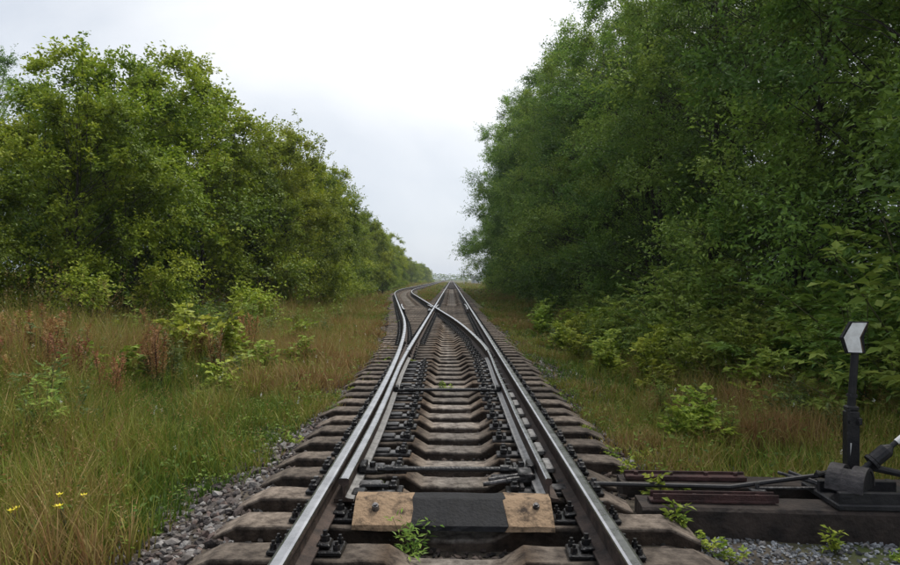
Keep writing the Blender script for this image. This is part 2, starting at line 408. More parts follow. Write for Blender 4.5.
# ------------------------------------------------------------------ sleepers
def sleeper_mesh(x0, x1, rails, dips, seed, w=0.245):
    """prestressed concrete sleeper: deep rail seats, dipped middle, sloped ends"""
    r = np.random.default_rng(seed)
    st = [(x0, -0.290), (x0 + 0.17, -0.214)]
    for a, b_ in dips:
        st += [(a - 0.125, -0.210), (a, -0.285), ((a + b_) / 2, -0.288), (b_, -0.285), (b_ + 0.125, -0.210)]
    st += [(x1 - 0.17, -0.214), (x1, -0.290)]
    # extra stations so the tint (staining, painted side shade) has something to hang on
    xs = [s[0] for s in st]
    ext = [q for q in np.arange(x0 + 0.3, x1 - 0.3, 0.11) if min(abs(q - np.array(xs))) > 0.04]
    zf = lambda q: np.interp(q, xs, [s[1] for s in st])
    allx = sorted(xs + ext)
    V = []; C = []
    for i, x in enumerate(allx):
        z = float(zf(x)) + r.normal(0, 0.0022)
        hw = w / 2 + r.normal(0, 0.0035); bw = 0.138
        j = r.normal(0, 0.003)
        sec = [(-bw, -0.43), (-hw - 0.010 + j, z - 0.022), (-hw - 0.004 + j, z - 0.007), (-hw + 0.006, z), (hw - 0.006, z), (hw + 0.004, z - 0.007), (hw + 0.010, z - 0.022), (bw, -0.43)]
        dr = min(abs(x - q) for q in rails)
        oil = max(0.0, 1 - dr / 0.26) ** 0.8
        dirt = math.exp(-((dr - 0.42) / 0.16) ** 2) if dips and any(a - 0.2 < x < b_ + 0.2 for a, b_ in dips) else 0.0
        inner = 1.0 if any(a <= x <= b_ for a, b_ in dips) else 0.0
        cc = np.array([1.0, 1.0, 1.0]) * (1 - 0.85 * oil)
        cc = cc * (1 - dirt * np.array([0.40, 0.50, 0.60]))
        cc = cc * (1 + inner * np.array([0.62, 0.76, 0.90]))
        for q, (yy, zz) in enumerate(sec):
            V.append((x, yy, zz)); C.append(cc * (np.ones(3) if 3 <= q <= 4 else (np.array([.8, .8, .8]) if q in (2, 5) else np.array([0.25, 0.215, 0.19]))) * r.uniform(0.85, 1.15))  # side faces: gap shade painted into the tint, with a brown grime cast
    n = 8; k = len(allx); F = []
    for i in range(k - 1):
        for j in range(n - 1): F.append([i * n + j, (i + 1) * n + j, (i + 1) * n + j + 1, i * n + j + 1])
    F = np.array(F)[:, ::-1]
    caps = np.array([list(range(n - 1, -1, -1)), list(range((k - 1) * n, k * n))])[:, ::-1]
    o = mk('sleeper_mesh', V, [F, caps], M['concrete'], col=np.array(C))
    me = o.data; bpy.data.objects.remove(o); return me

def fastening_mesh(kind, seed):
    b = MB(); r = np.random.default_rng(seed)
    if kind == 'plain':
        b.box((0, 0, -0.196), (0.40, 0.17, 0.026), bev=0.006)
        for s in (-1, 1):
            b.box((s * 0.098, 0, -0.164), (0.070, 0.11, 0.026), m=0, bev=0.008, ry=s * 0.12)
            b.cyl((s * 0.098, 0, -0.16), (s * 0.098, 0, -0.096), 0.013, n=6)
            b.cyl((s * 0.098, 0, -0.152), (s * 0.098, 0, -0.122), 0.026, n=6)
            for t in (-0.05, 0.05):
                b.cyl((s * 0.170, t, -0.19), (s * 0.170, t, -0.155), 0.020, 0.017, n=6)
                b.cyl((s * 0.170, t, -0.155), (s * 0.170, t, -0.137), 0.010, n=6)
    else:   # slide plate under a switch blade; +x is the gauge side
        b.box((0.115, 0, -0.196), (0.66, 0.15, 0.026), m=1, bev=0.006)
        b.box((0.145, 0, -0.172), (0.25, 0.115, 0.022), m=1, bev=0.006)
        b.cyl((-0.098, 0, -0.16), (-0.098, 0, -0.096), 0.013, n=6); b.box((-0.098, 0, -0.164), (0.07, 0.11, 0.026), bev=0.008)
        for x in (-0.165, 0.385):
            b.box((x, 0, -0.160), (0.055, 0.15, 0.045), m=0, bev=0.008)
            for t in (-0.045, 0.045):
                b.cyl((x, t, -0.19), (x, t, -0.118), 0.019, n=6, m=1)
        b.box((0.335, 0.0, -0.165), (0.03, 0.12, 0.03), m=1, bev=0.005)
    o = b.build('fastening', mats=[M['oily_iron'], M['plate_steel']]); me = o.data; bpy.data.objects.remove(o); return me

FP = [fastening_mesh('plain', i) for i in range(2)]
FS = fastening_mesh('slide', 5)
SP = 0.513
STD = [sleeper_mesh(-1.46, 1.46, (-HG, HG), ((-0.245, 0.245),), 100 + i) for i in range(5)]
SKEW = -0.030
def put_fast(parent, me, x, y, flip=False):
    f = link('fastening', me, parent); f.location = (x, y, 0); f.rotation_euler = (0, 0, math.pi if flip else 0); return f

slp_y = []
k = -2
while True:
    Yf = 3.58 + SP * k; yc = Yf + 0.118
    if yc > 102: break
    o_ = float(off(yc))
    jit = rng.normal(0, 0.012)
    if yc < 7.5 and k not in (2, 3):
        me = STD[k % 5]
    elif k in (2, 3):                                   # carried on by the long timbers
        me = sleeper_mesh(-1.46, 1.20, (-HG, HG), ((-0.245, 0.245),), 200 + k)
    elif yc < 38:
        rails = [-HG - o_, -HG, HG - o_, HG]
        if yc < 24: dips = ((-0.245 + min(0.16, 0), 0.245 - min(o_ * 0.8, 0.2)),)
        else: dips = ()
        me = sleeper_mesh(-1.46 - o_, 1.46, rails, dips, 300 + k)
    else:
        me = STD[k % 5]
    s = link('sleeper', me, track)
    s.location = (rng.normal(0, 0.015), yc + jit, 0); s.rotation_euler = (rng.normal(0, 0.015), rng.normal(0, 0.002), SKEW * (1.0 if yc < 12 else 0.3) + rng.normal(0, 0.010))
    s.scale = (1, 1.0, 1)
    slp_y.append(yc)
    lx = -s.location.x
    if yc < 60:
        if 4.5 < yc < 12.2:
            put_fast(s, FS, -HG - o_ * 0.5 + lx, 0); put_fast(s, FS, HG + lx, 0, True)
        elif yc < 38:
            put_fast(s, FP[k % 2], HG + lx, 0)
            if o_ > 0.28:
                put_fast(s, FP[k % 2], -HG + lx, 0); put_fast(s, FP[k % 2], -HG - o_ + lx, 0)
                if abs(HG - o_ + HG) > 0.4: put_fast(s, FP[k % 2], HG - o_ + lx, 0)
            else:
                put_fast(s, FP[k % 2], -HG - o_ * 0.5 + lx, 0)
                if o_ > 0.1: put_fast(s, FP[k % 2], HG - o_ - 0.05 + lx, 0)
        else:
            put_fast(s, FP[k % 2], HG + lx, 0); put_fast(s, FP[k % 2], -HG + lx, 0)
    k += 1
# diverging track and siding sleepers
k = 0; yc = 38.4
while yc < 100:
    o_ = float(off(yc))
    s = link('sleeper', STD[k % 5], siding); s.location = (-o_, yc, -0.012 - 0.004)
    s.rotation_euler = (0, 0, math.atan2(float(off(yc + .5) - off(yc - .5)), 1.0) + rng.normal(0, 0.008))
    if yc < 60:
        put_fast(s, FP[k % 2], HG, 0); put_fast(s, FP[k % 2], -HG, 0)
    yc += 0.55; k += 1
# far sleepers, too small to tell apart
def far_sleepers(parent, xc, y0, y1):
    b = MB()
    for yy in np.arange(y0, y1, 0.56): b.box((xc, yy, -0.31), (2.7, 0.24, 0.2))
    o = b.build('far_sleepers', M['timber'], parent); tag(o, kind='stuff')
far_sleepers(track, 0, 102.4, 300); far_sleepers(siding, -SID, 100.4, 260)

# tie rods between the blades
def tie_rod(yc, lx, rx):
    b = MB()
    b.cyl((lx + 0.03, yc, -0.118), (rx - 0.03, yc + SKEW * 0.3, -0.118), 0.020, n=10)
    for x, s in ((lx, 1), (rx, -1)):
        b.box((x + s * 0.085, yc, -0.118), (0.13, 0.13, 0.035), bev=0.008)
        b.box((x + s * 0.045, yc, -0.095), (0.05, 0.16, 0.06), bev=0.008)
        b.cyl((x + s * 0.11, yc, -0.11), (x + s * 0.11, yc, -0.065), 0.022, n=6)
        b.cyl((x + s * 0.20, yc, -0.118), (x + s * 0.26, yc, -0.118), 0.032, n=8)
    b.build('tie_rod', M['oily_iron'], track)
tie_rod(4.98, -0.698, 0.594)
tie_rod(8.56, -0.748, 0.608)
# lock and detector gear lying beside the right blade tip
b = MB()
b.cyl((0.20, 4.72, -0.15), (0.36, 4.74, -0.13), 0.016, n=8); b.cyl((0.36, 4.74, -0.13), (0.56, 4.80, -0.12), 0.020, n=8)
b.box((0.33, 4.86, -0.14), (0.14, 0.05, 0.03), bev=0.008); b.cyl((0.24, 4.80, -0.14), (0.50, 4.86, -0.12), 0.014, n=8)
b.box((0.50, 4.84, -0.12), (0.10, 0.16, 0.07), bev=0.01)
b.build('lock_bar', M['plate_steel'], track)
b = MB()
b.box((-0.565, 4.70, -0.15), (0.16, 0.10, 0.05), bev=0.01, m=1); b.box((-0.50, 4.58, -0.17), (0.22, 0.07, 0.03), bev=0.006, m=1)
b.cyl((-0.62, 4.62, -0.13), (-0.44, 4.62, -0.13), 0.018, n=8); b.box((-0.62, 4.50, -0.15), (0.09, 0.12, 0.06), bev=0.01)
b.build('lock_bar', None, track, mats=[M['oily_iron'], M['plate_steel']])
# distance blocks between the right blade and its stock rail
for yy in np.arange(4.95, 8.2, 0.513):
    b = MB(); b.box((0.705, yy + 0.25, -0.150), (0.07, 0.27, 0.05), bev=0.012); b.build('distance_block', M['blade_foot'], track)

# ------------------------------------------------------------------ long timber bearers to the switch stand
def timber(name, x0, y0, x1, y1, wd, top, bot, label, seed):
    r = np.random.default_rng(seed)
    n = 14; V = []; F = []
    dx, dy = x1 - x0, y1 - y0; ln = math.hypot(dx, dy); px, py = -dy / ln, dx / ln
    for i in range(n):
        t = i / (n - 1)
        for u, z in ((-wd / 2, bot), (-wd / 2, top - 0.02), (-wd / 2 + 0.018, top), (0.0, top - r.uniform(0, .006)), (wd / 2 - 0.018, top), (wd / 2, top - 0.02), (wd / 2, bot)):
            u += r.normal(0, 0.003)
            V.append((dx * t + px * u, dy * t + py * u, z - top + r.normal(0, 0.002)))
    k_ = 7
    for i in range(n - 1):
        for j in range(k_ - 1): F.append([i * k_ + j + 1, (i + 1) * k_ + j + 1, (i + 1) * k_ + j, i * k_ + j])
    caps = np.array([list(range(k_)), list(range(n * k_ - 1, (n - 1) * k_ - 1, -1))])
    o = mk(name, V, [np.array(F)[:, ::-1], caps], M['timber']); o.location = (x0, y0, top)
    tag(o, label, 'timber', 'long timbers under the switch stand'); return o
timber('timber_bearer', 1.215, 4.545, 3.75, 4.36, 0.26, -0.205, -0.46, 'long dark timber bearer carrying a rusty channel bar, grey gravel along its open side', 3)
timber('timber_bearer', 1.215, 5.055, 3.75, 4.90, 0.24, -0.205, -0.46, 'long dark timber bearer with a plain rusty bar, edged by the grass', 4)
b = MB(); b.box((0, 0, 0.012), (0.80, 0.09, 0.02), bev=0.004, rz=-0.05); b.box((0.02, -0.035, 0.035), (0.80, 0.012, 0.05), rz=-0.05); b.box((0.02, 0.035, 0.035), (0.80, 0.012, 0.05), rz=-0.05)
for t in (-.3, -.1, .1, .3): b.cyl((t, -t * .05, 0.02), (t, -t * .05, 0.05), 0.018, n=6)
o = b.build('channel_bar', M['red_rust']); o.location = (1.68, 4.52, -0.205); tag(o, 'rusty steel channel bar bolted on the timber bearer beside the gravel', 'steel bar')
b = MB(); b.box((0, 0, 0.018), (0.86, 0.08, 0.035), bev=0.005, rz=-0.05); b.box((0, 0.03, 0.04), (0.86, 0.016, 0.03), rz=-0.05)
for t in (-.35, -.1, .15, .36): b.cyl((t, -t * .05, 0.03), (t, -t * .05, 0.058), 0.017, n=6)
o = b.build('flat_bar', M['red_rust']); o.location = (1.68, 5.02, -0.205); tag(o, 'rusty flat steel bar bolted on the timber bearer along the grass', 'steel bar')

# ------------------------------------------------------------------ painted guard beam between the rails
gb = empty('guard_beam', (0, 4.15, -0.21))
EDGE = [0.012, -0.010, 0.014, -0.006, 0.004, 0.0]
def beam_piece(name, x0, x1, mat, seed):
    n = max(4, int((x1 - x0) / 0.06)); r = np.random.default_rng(seed); V = []; F = []
    prof = [(-0.125, -0.008), (-0.120, 0.022), (0.050, 0.122), (0.066, 0.128), (0.165, 0.128), (0.170, -0.008)]
    for i in range(n):
        x = x0 + (x1 - x0) * i / (n - 1)
        for q, (y, z) in enumerate(prof):
            xj = x + (EDGE[q] if i == (n - 1 if x0 < -.5 else 0) and (x0 < -.5 or x0 < 0) else -EDGE[q] if (i == n - 1 and x0 < 0) or (i == 0 and x0 > 0) else 0)
            V.append((xj, y + r.normal(0, 0.0022) + SKEW * x, z + r.normal(0, 0.0018)))
    k_ = 6
    for i in range(n - 1):
        for j in range(k_): F.append([i * k_ + (j + 1) % k_, (i + 1) * k_ + (j + 1) % k_, (i + 1) * k_ + j, i * k_ + j])
    caps = np.array([list(range(k_)), list(range(n * k_ - 1, (n - 1) * k_ - 1, -1))])
    return mk(name, V, [np.array(F)[:, ::-1], caps], mat, gb)
beam_piece('painted_end', -0.605, -0.252, M['tan_paint'], 1)
beam_piece('painted_middle', -0.250, 0.305, M['black_paint'], 2)
beam_piece('painted_end', 0.307, 0.585, M['tan_paint'], 3)
for x in (-0.475, 0.49):
    b = MB(); b.cyl((x, 0.0, 0.075), (x, -0.02, 0.112), 0.024, 0.020, n=8); b.cyl((x, -0.02, 0.112), (x, -0.026, 0.122), 0.012, n=6); b.build('bolt', M['plate_steel'], gb)
tag(gb, 'wooden guard beam across the track, black middle and peeling tan ends', 'beam')

# ------------------------------------------------------------------ switch stand
def switch_stand():
    t = empty('switch_stand', (0, 0, 0))
    b = MB(); b.box((0.05, 0.14, 0.02), (0.62, 0.52, 0.04), bev=0.008)
    for x in (-0.2, 0.3):
        for y in (-0.06, 0.34): b.cyl((x, y, 0.03), (x, y, 0.075), 0.022, n=6)
    b.build('base_plate', M['black_iron'], t)
    for y in (-0.09, 0.17): 
        b = MB(); b.box((0.0, y, 0.07), (0.50, 0.035, 0.09), bev=0.006); b.build('frame_rail', M['black_iron'], t)
    # drum housing with a slot for the lever, turned a little
    b = MB(); n = 12
    def arc(r, a0, a1): return [(r * math.cos(a0 + (a1 - a0) * i / n), r * math.sin(a0 + (a1 - a0) * i / n)) for i in range(n + 1)]
    def sh(pts): return [(x, z + 0.105) for x, z in pts]
    for y0, y1 in ((-0.10, -0.015), (0.035, 0.12)):
        b.prism(sh(arc(0.145, R(178), R(2)) + arc(0.125, R(2), R(178))), y0, y1, 0)
    b.prism(sh(arc(0.143, R(178), R(112)) + arc(0.125, R(112), R(178))), -0.0145, 0.0345, 0)
    b.prism(sh(arc(0.124, R(179), R(1))), -0.094, -0.080, 1); b.prism(sh(arc(0.124, R(179), R(1))), 0.10, 0.114, 1)
    hs_ = b.build('lever_housing', None, t, mats=[M['grey_iron'], M['black_iron']])
    hs_.location = (-0.105, 0.03, 0.0); hs_.rotation_euler = (0, 0, R(48))
    # post: square lower box, thin upper tube
    b = MB(); b.box((0.0, 0.24, 0.305), (0.082, 0.075, 0.53), bev=0.010); b.box((0.0, 0.24, 0.585), (0.075, 0.07, 0.035), bev=0.008)
    b.box((-0.040, 0.20, 0.33), (0.02, 0.02, 0.5)); b.box((0.035, 0.24, 0.50), (0.035, 0.09, 0.05), bev=0.006)
    b.cyl((0, 0.24, 0.59), (0.024, 0.24, 0.965), 0.026, 0.024, n=12)
    b.cyl((0.004, 0.24, 0.66), (0.006, 0.24, 0.68), 0.034, n=12); b.box((0.0, 0.195, 0.10), (0.12, 0.03, 0.10), bev=0.006); b.cyl((-0.03, 0.178, 0.50), (-0.03, 0.20, 0.50), 0.012, n=6); b.cyl((0.03, 0.178, 0.50), (0.03, 0.20, 0.50), 0.012, n=6)
    p = b.build('post', M['black_iron'], t)
    b = MB(); b.box((-0.030, 0.1945, 0.305), (0.010, 0.004, 0.105), ry=0.1); b.build('paint_mark', M['white_paint'], p)
    # indicator box with a chevron
    hz = 1.065
    h = MB(); h.prism([(x + 0.018, z + hz) for x, z in [(-0.094, 0.0), (-0.034, 0.107), (0.084, 0.107), (0.050, 0.0), (0.062, -0.107), (-0.060, -0.107)]], 0.2135, 0.245); h.box((0.018, 0.255, hz - 0.03), (0.05, 0.03, 0.16), bev=0.006); head = h.build('indicator_head', M['black_paint'], t)
    b = MB()
    pts = [(-0.082, 0.0), (-0.026, 0.099), (0.068, 0.100), (0.020, 0.0), (0.038, -0.101), (-0.052, -0.098)]
    b.prism([(x + 0.018, z + hz) for x, z in pts], 0.209, 0.2135); b.build('chevron', M['white_paint'], head)
    b = MB(); b.prism([(x + 0.018, z + hz) for x, z in [(0.068, 0.096), (0.076, 0.096), (0.028, 0.0), (0.048, -0.097), (0.040, -0.097), (0.020, 0.0)]], 0.210, 0.2135); b.build('rust_streak', M['brown_edge'], head)
    # lever leaning away, with collar, grip and weight arm
    a = np.array([-0.06, 0.035, 0.20]); d = np.array([0.76, 0.0, 0.65]); d /= np.linalg.norm(d)
    b = MB(); b.cyl(a, a + d * 0.60, 0.018, 0.015, n=10); lev = b.build('lever', M['black_iron'], t)
    b = MB(); b.cyl(a + d * 0.13, a + d * 0.23, 0.046, n=12); b.cyl(a + d * 0.105, a + d * 0.125, 0.054, n=12); b.cyl(a + d * 0.23, a + d * 0.27, 0.046, 0.020, n=12); b.build('collar', M['black_iron'], lev)
    b = MB(); b.cyl(a + d * 0.315, a + d * 0.62, 0.019, 0.022, n=10); b.cyl(a + d * 0.62, a + d * 0.635, 0.023, 0.012, n=10); b.build('grip', M['white_paint'], lev)
    b = MB(); q = np.array([0.0, 0.06, 0.24]); e = np.array([0.42, 0.06, 0.15]); b.cyl(q, e, 0.024, 0.022, n=10)
    b.cyl((0.42, 0.0, 0.15), (0.42, 0.12, 0.15), 0.09, n=16); b.build('counterweight', M['black_iron'], t)
    return t
stand = switch_stand()
stand.location = (2.68, 4.44, -0.203); stand.rotation_euler = (0, 0, -0.05)
tag(stand, 'black switch stand with white chevron indicator and lever, standing on the long timbers', 'switch stand', 'switch stands')
# rods that join the stand to the blades
b = MB(); b.cyl((-0.17, 0.30, 0.11), (-0.80, 0.26, 0.03), 0.017, n=8); b.cyl((-0.80, 0.26, 0.03), (-1.98, 0.30, 0.03), 0.017, n=8)
b.cyl((-0.05, 0.28, 0.09), (-0.20, 0.31, 0.12), 0.022, n=8); b.cyl((-0.22, 0.26, 0.12), (-0.10, 0.34, 0.12), 0.018, n=8)
b.build('throw_rod', M['black_iron'], stand)
b = MB(); b.cyl((-0.10, 0.22, 0.045), (-0.62, 0.24, 0.03), 0.011, n=8); b.build('detector_rod', M['plate_steel'], stand)
b = MB(); b.cyl((-0.34, 0.40, 0.10), (-0.02, -0.06, 0.03), 0.015, n=8); b.box((0.0, -0.075, 0.03), (0.10, 0.06, 0.02), bev=0.004); b.build('stay_bar', M['black_iron'], stand)
b = MB(); b.cyl((-0.40, 0.44, 0.085), (-0.12, 0.10, 0.06), 0.012, n=8); b.build('stay_bar', M['plate_steel'], stand)
b = MB(); b.box((-0.62, 0.245, 0.012), (0.10, 0.07, 0.03), bev=0.006); b.cyl((-0.62, 0.245, 0.02), (-0.62, 0.245, 0.07), 0.016, n=6); b.build('rod_joint', M['plate_steel'], stand)

far = copy_tree(stand); far.location = (-7.4, 74.0, float(zground(-7.4, 74.0)) + 0.0); far.rotation_euler = (0, 0, math.pi)
tag(far, 'small dark switch stand far down the line beside the branching siding', 'switch stand', 'switch stands')

# ------------------------------------------------------------------ foliage generators
def nrm(a): return a / np.maximum(np.linalg.norm(a, axis=-1, keepdims=True), 1e-9)
UP = np.array([0, 0, 1.0])

def leaves(P, D, Ln, n, ll, lw, droop, r, pal, tint=None, ang=(0.6, 1.1), flat=0.55, hang=0.28, outw=0.0, jit=0.22, scat=0.0):
    """sprays of n leaves along twigs: P start, D direction, Ln length"""
    S = len(P); D = nrm(D)
    t = np.linspace(0.12, 1.0, n)[None, :] + r.normal(0, 0.03, (S, n))
    pos = P[:, None] + D[:, None] * (Ln[:, None] * t)[..., None]
    pos[..., 2] -= droop * Ln[:, None] * t ** 2
    if scat: pos += r.normal(0, scat, pos.shape)
    sd = np.cross(D, UP + r.normal(0, 0.15, (S, 3))); sd = nrm(sd)
    sg = np.where(np.arange(n) % 2 == 0, 1.0, -1.0)[None, :, None]
    a = r.uniform(*ang, (S, n, 1)); a[:, -1] *= 0.2
    ld = D[:, None] * np.cos(a) + sd[:, None] * sg * np.sin(a) + r.normal(0, jit, (S, n, 3))
    ld[..., 2] -= hang
    ld = nrm(ld)
    nr = nrm(UP * flat + D[:, None] * outw + nrm(np.cross(sd, D))[:, None] * (0.5 if outw == 0 else 0.15) + r.normal(0, 0.38, (S, n, 3)))
    wv = nrm(np.cross(ld, nr)); nr = np.cross(wv, ld)
    l = ll * r.uniform(0.65, 1.2, (S, n, 1)); w_ = lw * r.uniform(0.7, 1.2, (S, n, 1))
    b0 = pos; tip = pos + ld * l - UP * l * 0.08
    mid = pos + ld * l * 0.42
    v1 = mid + wv * w_ * 0.5 + nr * w_ * 0.14; v2 = mid - wv * w_ * 0.5 + nr * w_ * 0.14
    V = np.stack([b0, v1, tip, v2], 2).reshape(-1, 3)
    F = np.arange(len(V)).reshape(-1, 4)
    pal = np.array(pal)
    if tint is None: tint = r.random(S)
    q = np.clip(tint[:, None] + r.normal(0, 0.16, (S, n)), 0, 1) * (len(pal) - 1)
    i = np.minimum(q.astype(int), len(pal) - 2); f = (q - i)[..., None]
    c = pal[i] * (1 - f) + pal[i + 1] * f
    C = np.repeat(c.reshape(-1, 3), 4, 0)
    return V, F, C

def tubes(lines, sides=5):
    V = []; F = []; n0 = 0
    for pts, rad in lines:
        pts = np.asarray(pts, float); k_ = len(pts)
        tg = nrm(np.gradient(pts, axis=0)); ref = np.where(np.abs(tg[:, 2:3]) > 0.9, np.array([[1.0, 0, 0]]), UP[None])
        u = nrm(np.cross(tg, ref)); v = np.cross(tg, u)
        a = np.arange(sides) * 2 * math.pi / sides
        ring = pts[:, None] + (np.cos(a)[None, :, None] * u[:, None] + np.sin(a)[None, :, None] * v[:, None]) * np.asarray(rad)[:, None, None]
        V.append(ring.reshape(-1, 3))
        for i in range(k_ - 1):
            for j in range(sides):
                j2 = (j + 1) % sides
                F.append([n0 + i * sides + j, n0 + i * sides + j2, n0 + (i + 1) * sides + j2, n0 + (i + 1) * sides + j])
        n0 += k_ * sides
    return np.vstack(V), np.array(F)

PAL_L = [(0.084, 0.130, 0.014), (0.148, 0.205, 0.018), (0.226, 0.278, 0.024), (0.320, 0.355, 0.036)]
PAL_R = [(0.048, 0.090, 0.018), (0.082, 0.138, 0.024), (0.128, 0.196, 0.032), (0.190, 0.255, 0.046)]
PAL_S = [(0.092, 0.165, 0.030), (0.150, 0.235, 0.038), (0.220, 0.305, 0.052), (0.290, 0.360, 0.070)]

def make_tree(H, Rc, seed, pal, leafmat_, n_clump=108, n_spr=26, n_leaf=16, ll=0.135, lw=0.088, stems=2, low=0.03, shoots=24, prof=None, cr=0.85):
    """trunk, limbs that end in leafy clumps filling an uneven envelope, upright shoots on top"""
    r = np.random.default_rng(seed)
    lines = []; SP_, SD_, SL_, ST_ = [], [], [], []
    prof = prof or ([0, .12, .35, .6, .8, .93, 1.0], [.80, .98, 1.0, .90, .66, .42, .15])
    trunks = []
    for s in range(stems):
        lean = r.normal(0, 0.06, 2) * (1 if stems == 1 else 2.0)
        k_ = 9; t = np.linspace(0, 1, k_)
        hh = H * (0.92 if s == 0 else r.uniform(0.7, 0.86))
        x = r.normal(0, 0.15) * (s > 0) + lean[0] * t * H * 0.5 + np.cumsum(r.normal(0, 0.08, k_)) * (t > 0)
        y = r.normal(0, 0.15) * (s > 0) + lean[1] * t * H * 0.5 + np.cumsum(r.normal(0, 0.08, k_)) * (t > 0)
        p = np.stack([x, y, t * hh], -1); trunks.append(p)
        lines.append((p, np.interp(t, [0, .08, 1], [0.013 * H + .02, 0.010 * H, 0.02]) * (1 if s == 0 else .75)))
    az = r.uniform(0, 6.28); lob = r.uniform(0, 6.28, 3)
    per = 4; nb = n_clump // per
    for i in range(n_clump):
        sub = i % per
        if sub == 0:
            t0 = low + (0.95 - low) * ((i // per + r.uniform(0, 1)) / nb) ** 0.92
            az0 = az + 2.399 + r.normal(0, 0.45); rho0 = 0.42 + 0.58 * r.random() ** 0.5; tint0 = r.normal(0.45, 0.22); az = az0
        t = np.clip(t0 + r.normal(0, 0.30) * cr / H, low, 0.97)
        az_ = az; az = az0 + r.normal(0, 0.75) * cr / max(Rc * np.interp(t0, *prof) * rho0, 0.6)
        lobes = 1 + 0.16 * math.sin(2 * az + lob[0] + 5 * t) + 0.12 * math.sin(3 * az + lob[1] - 9 * t)
        rho = np.clip(rho0 * r.uniform(0.78, 1.12), 0.2, 1.05) * lobes
        rad = Rc * np.interp(t, *prof) * rho
        p = trunks[i % stems]; zc = t * H
        zs = np.clip(zc - rad * r.uniform(0.35, 0.9), 0.25, p[-1, 2] * 0.97)
        st = np.array([np.interp(zs, p[:, 2], p[:, 0]), np.interp(zs, p[:, 2], p[:, 1]), zs])
        ax = np.array([np.interp(zc, p[:, 2], p[:, 0]), np.interp(zc, p[:, 2], p[:, 1]), zc])
        c = ax + np.array([math.cos(az), math.sin(az), 0]) * rad
        c[2] = max(c[2], 0.35)
        u = np.linspace(0, 1, 5)
        q = st + (c - st) * u[:, None]; q[:, 2] += 0.12 * rad * np.sin(u * math.pi); q[1:-1] += r.normal(0, 0.05, (3, 3))
        lines.append((q, np.linspace(0.005 + 0.005 * rad, 0.003, 5)))
        out_ = nrm(c - ax + 1e-6) if rad > 0.05 else np.array([0, 0, 1.0])
        upw = np.interp(t, [0, .5, .8, 1], [0.25, 0.45, 0.9, 1.5])
        size = cr * r.choice([0.7, 0.9, 1.1, 1.45]) * np.interp(t, [0, .8, 1], [1.0, 0.9, 0.65])
        tint = np.clip(tint0 + r.normal(0, 0.10), 0, 1)
        az = az0
        for m_ in range(n_spr):
            d = r.normal(0, 1, 3); d /= np.linalg.norm(d)
            d = d * 0.85 + out_ * 0.55 + UP * upw * 0.6; d /= np.linalg.norm(d)
            L0 = size * r.uniform(0.45, 1.0)
            pos = c + d * L0 * r.uniform(0.05, 0.6) * np.array([1.1, 1.1, 0.8]) + r.normal(0, 0.14 * size, 3)
            pos[2] = max(pos[2], 0.1)
            SP_.append(pos); SD_.append(d); SL_.append(L0 * 0.85); ST_.append(np.clip(tint + r.normal(0, 0.07) + 0.10 * d[2], 0, 1))
            if m_ % 3 == 0: lines.append((np.array([c, pos + d * L0 * 0.5]), np.array([0.006, 0.003])))
    for i in range(shoots):
        p = trunks[i % stems]; zt = r.uniform(0.70, 0.97) * p[-1, 2]
        rad = Rc * np.interp(zt / H, *prof) * r.uniform(0.0, 0.9); a_ = r.uniform(0, 6.28)
        base = np.array([np.interp(zt, p[:, 2], p[:, 0]) + math.cos(a_) * rad, np.interp(zt, p[:, 2], p[:, 1]) + math.sin(a_) * rad, zt])
        hh = r.uniform(0.9, 2.0); tilt = r.normal(0, 0.16, 2) + np.array([math.cos(a_), math.sin(a_)]) * 0.15
        top = base + np.array([tilt[0] * hh, tilt[1] * hh, hh])
        lines.append((np.array([base - [0, 0, .3], (base + top) / 2, top]), np.array([0.012, 0.008, 0.004])))
        for m_ in range(8):
            g = 0.1 + 0.9 * m_ / 7; a2 = r.uniform(0, 6.28)
            SP_.append(base + (top - base) * g); SD_.append(np.array([math.cos(a2), math.sin(a2), r.uniform(0.2, 1.2)])); SL_.append(0.36 * r.uniform(.6, 1.1)); ST_.append(np.clip(r.normal(.55, .18), 0, 1))
    V, F, C = leaves(np.array(SP_), np.array(SD_), np.array(SL_), n_leaf, ll, lw, 0.10, r, pal, np.array(ST_), flat=0.5, hang=0.12, outw=0.75, jit=0.48, scat=0.055)
    root = empty('tree')
    tv, tf = tubes(lines, 4); mk('trunk', tv, tf, M['bark'], root, smooth=True)
    mk('crown', V, F, leafmat_, root, col=C)
    return root

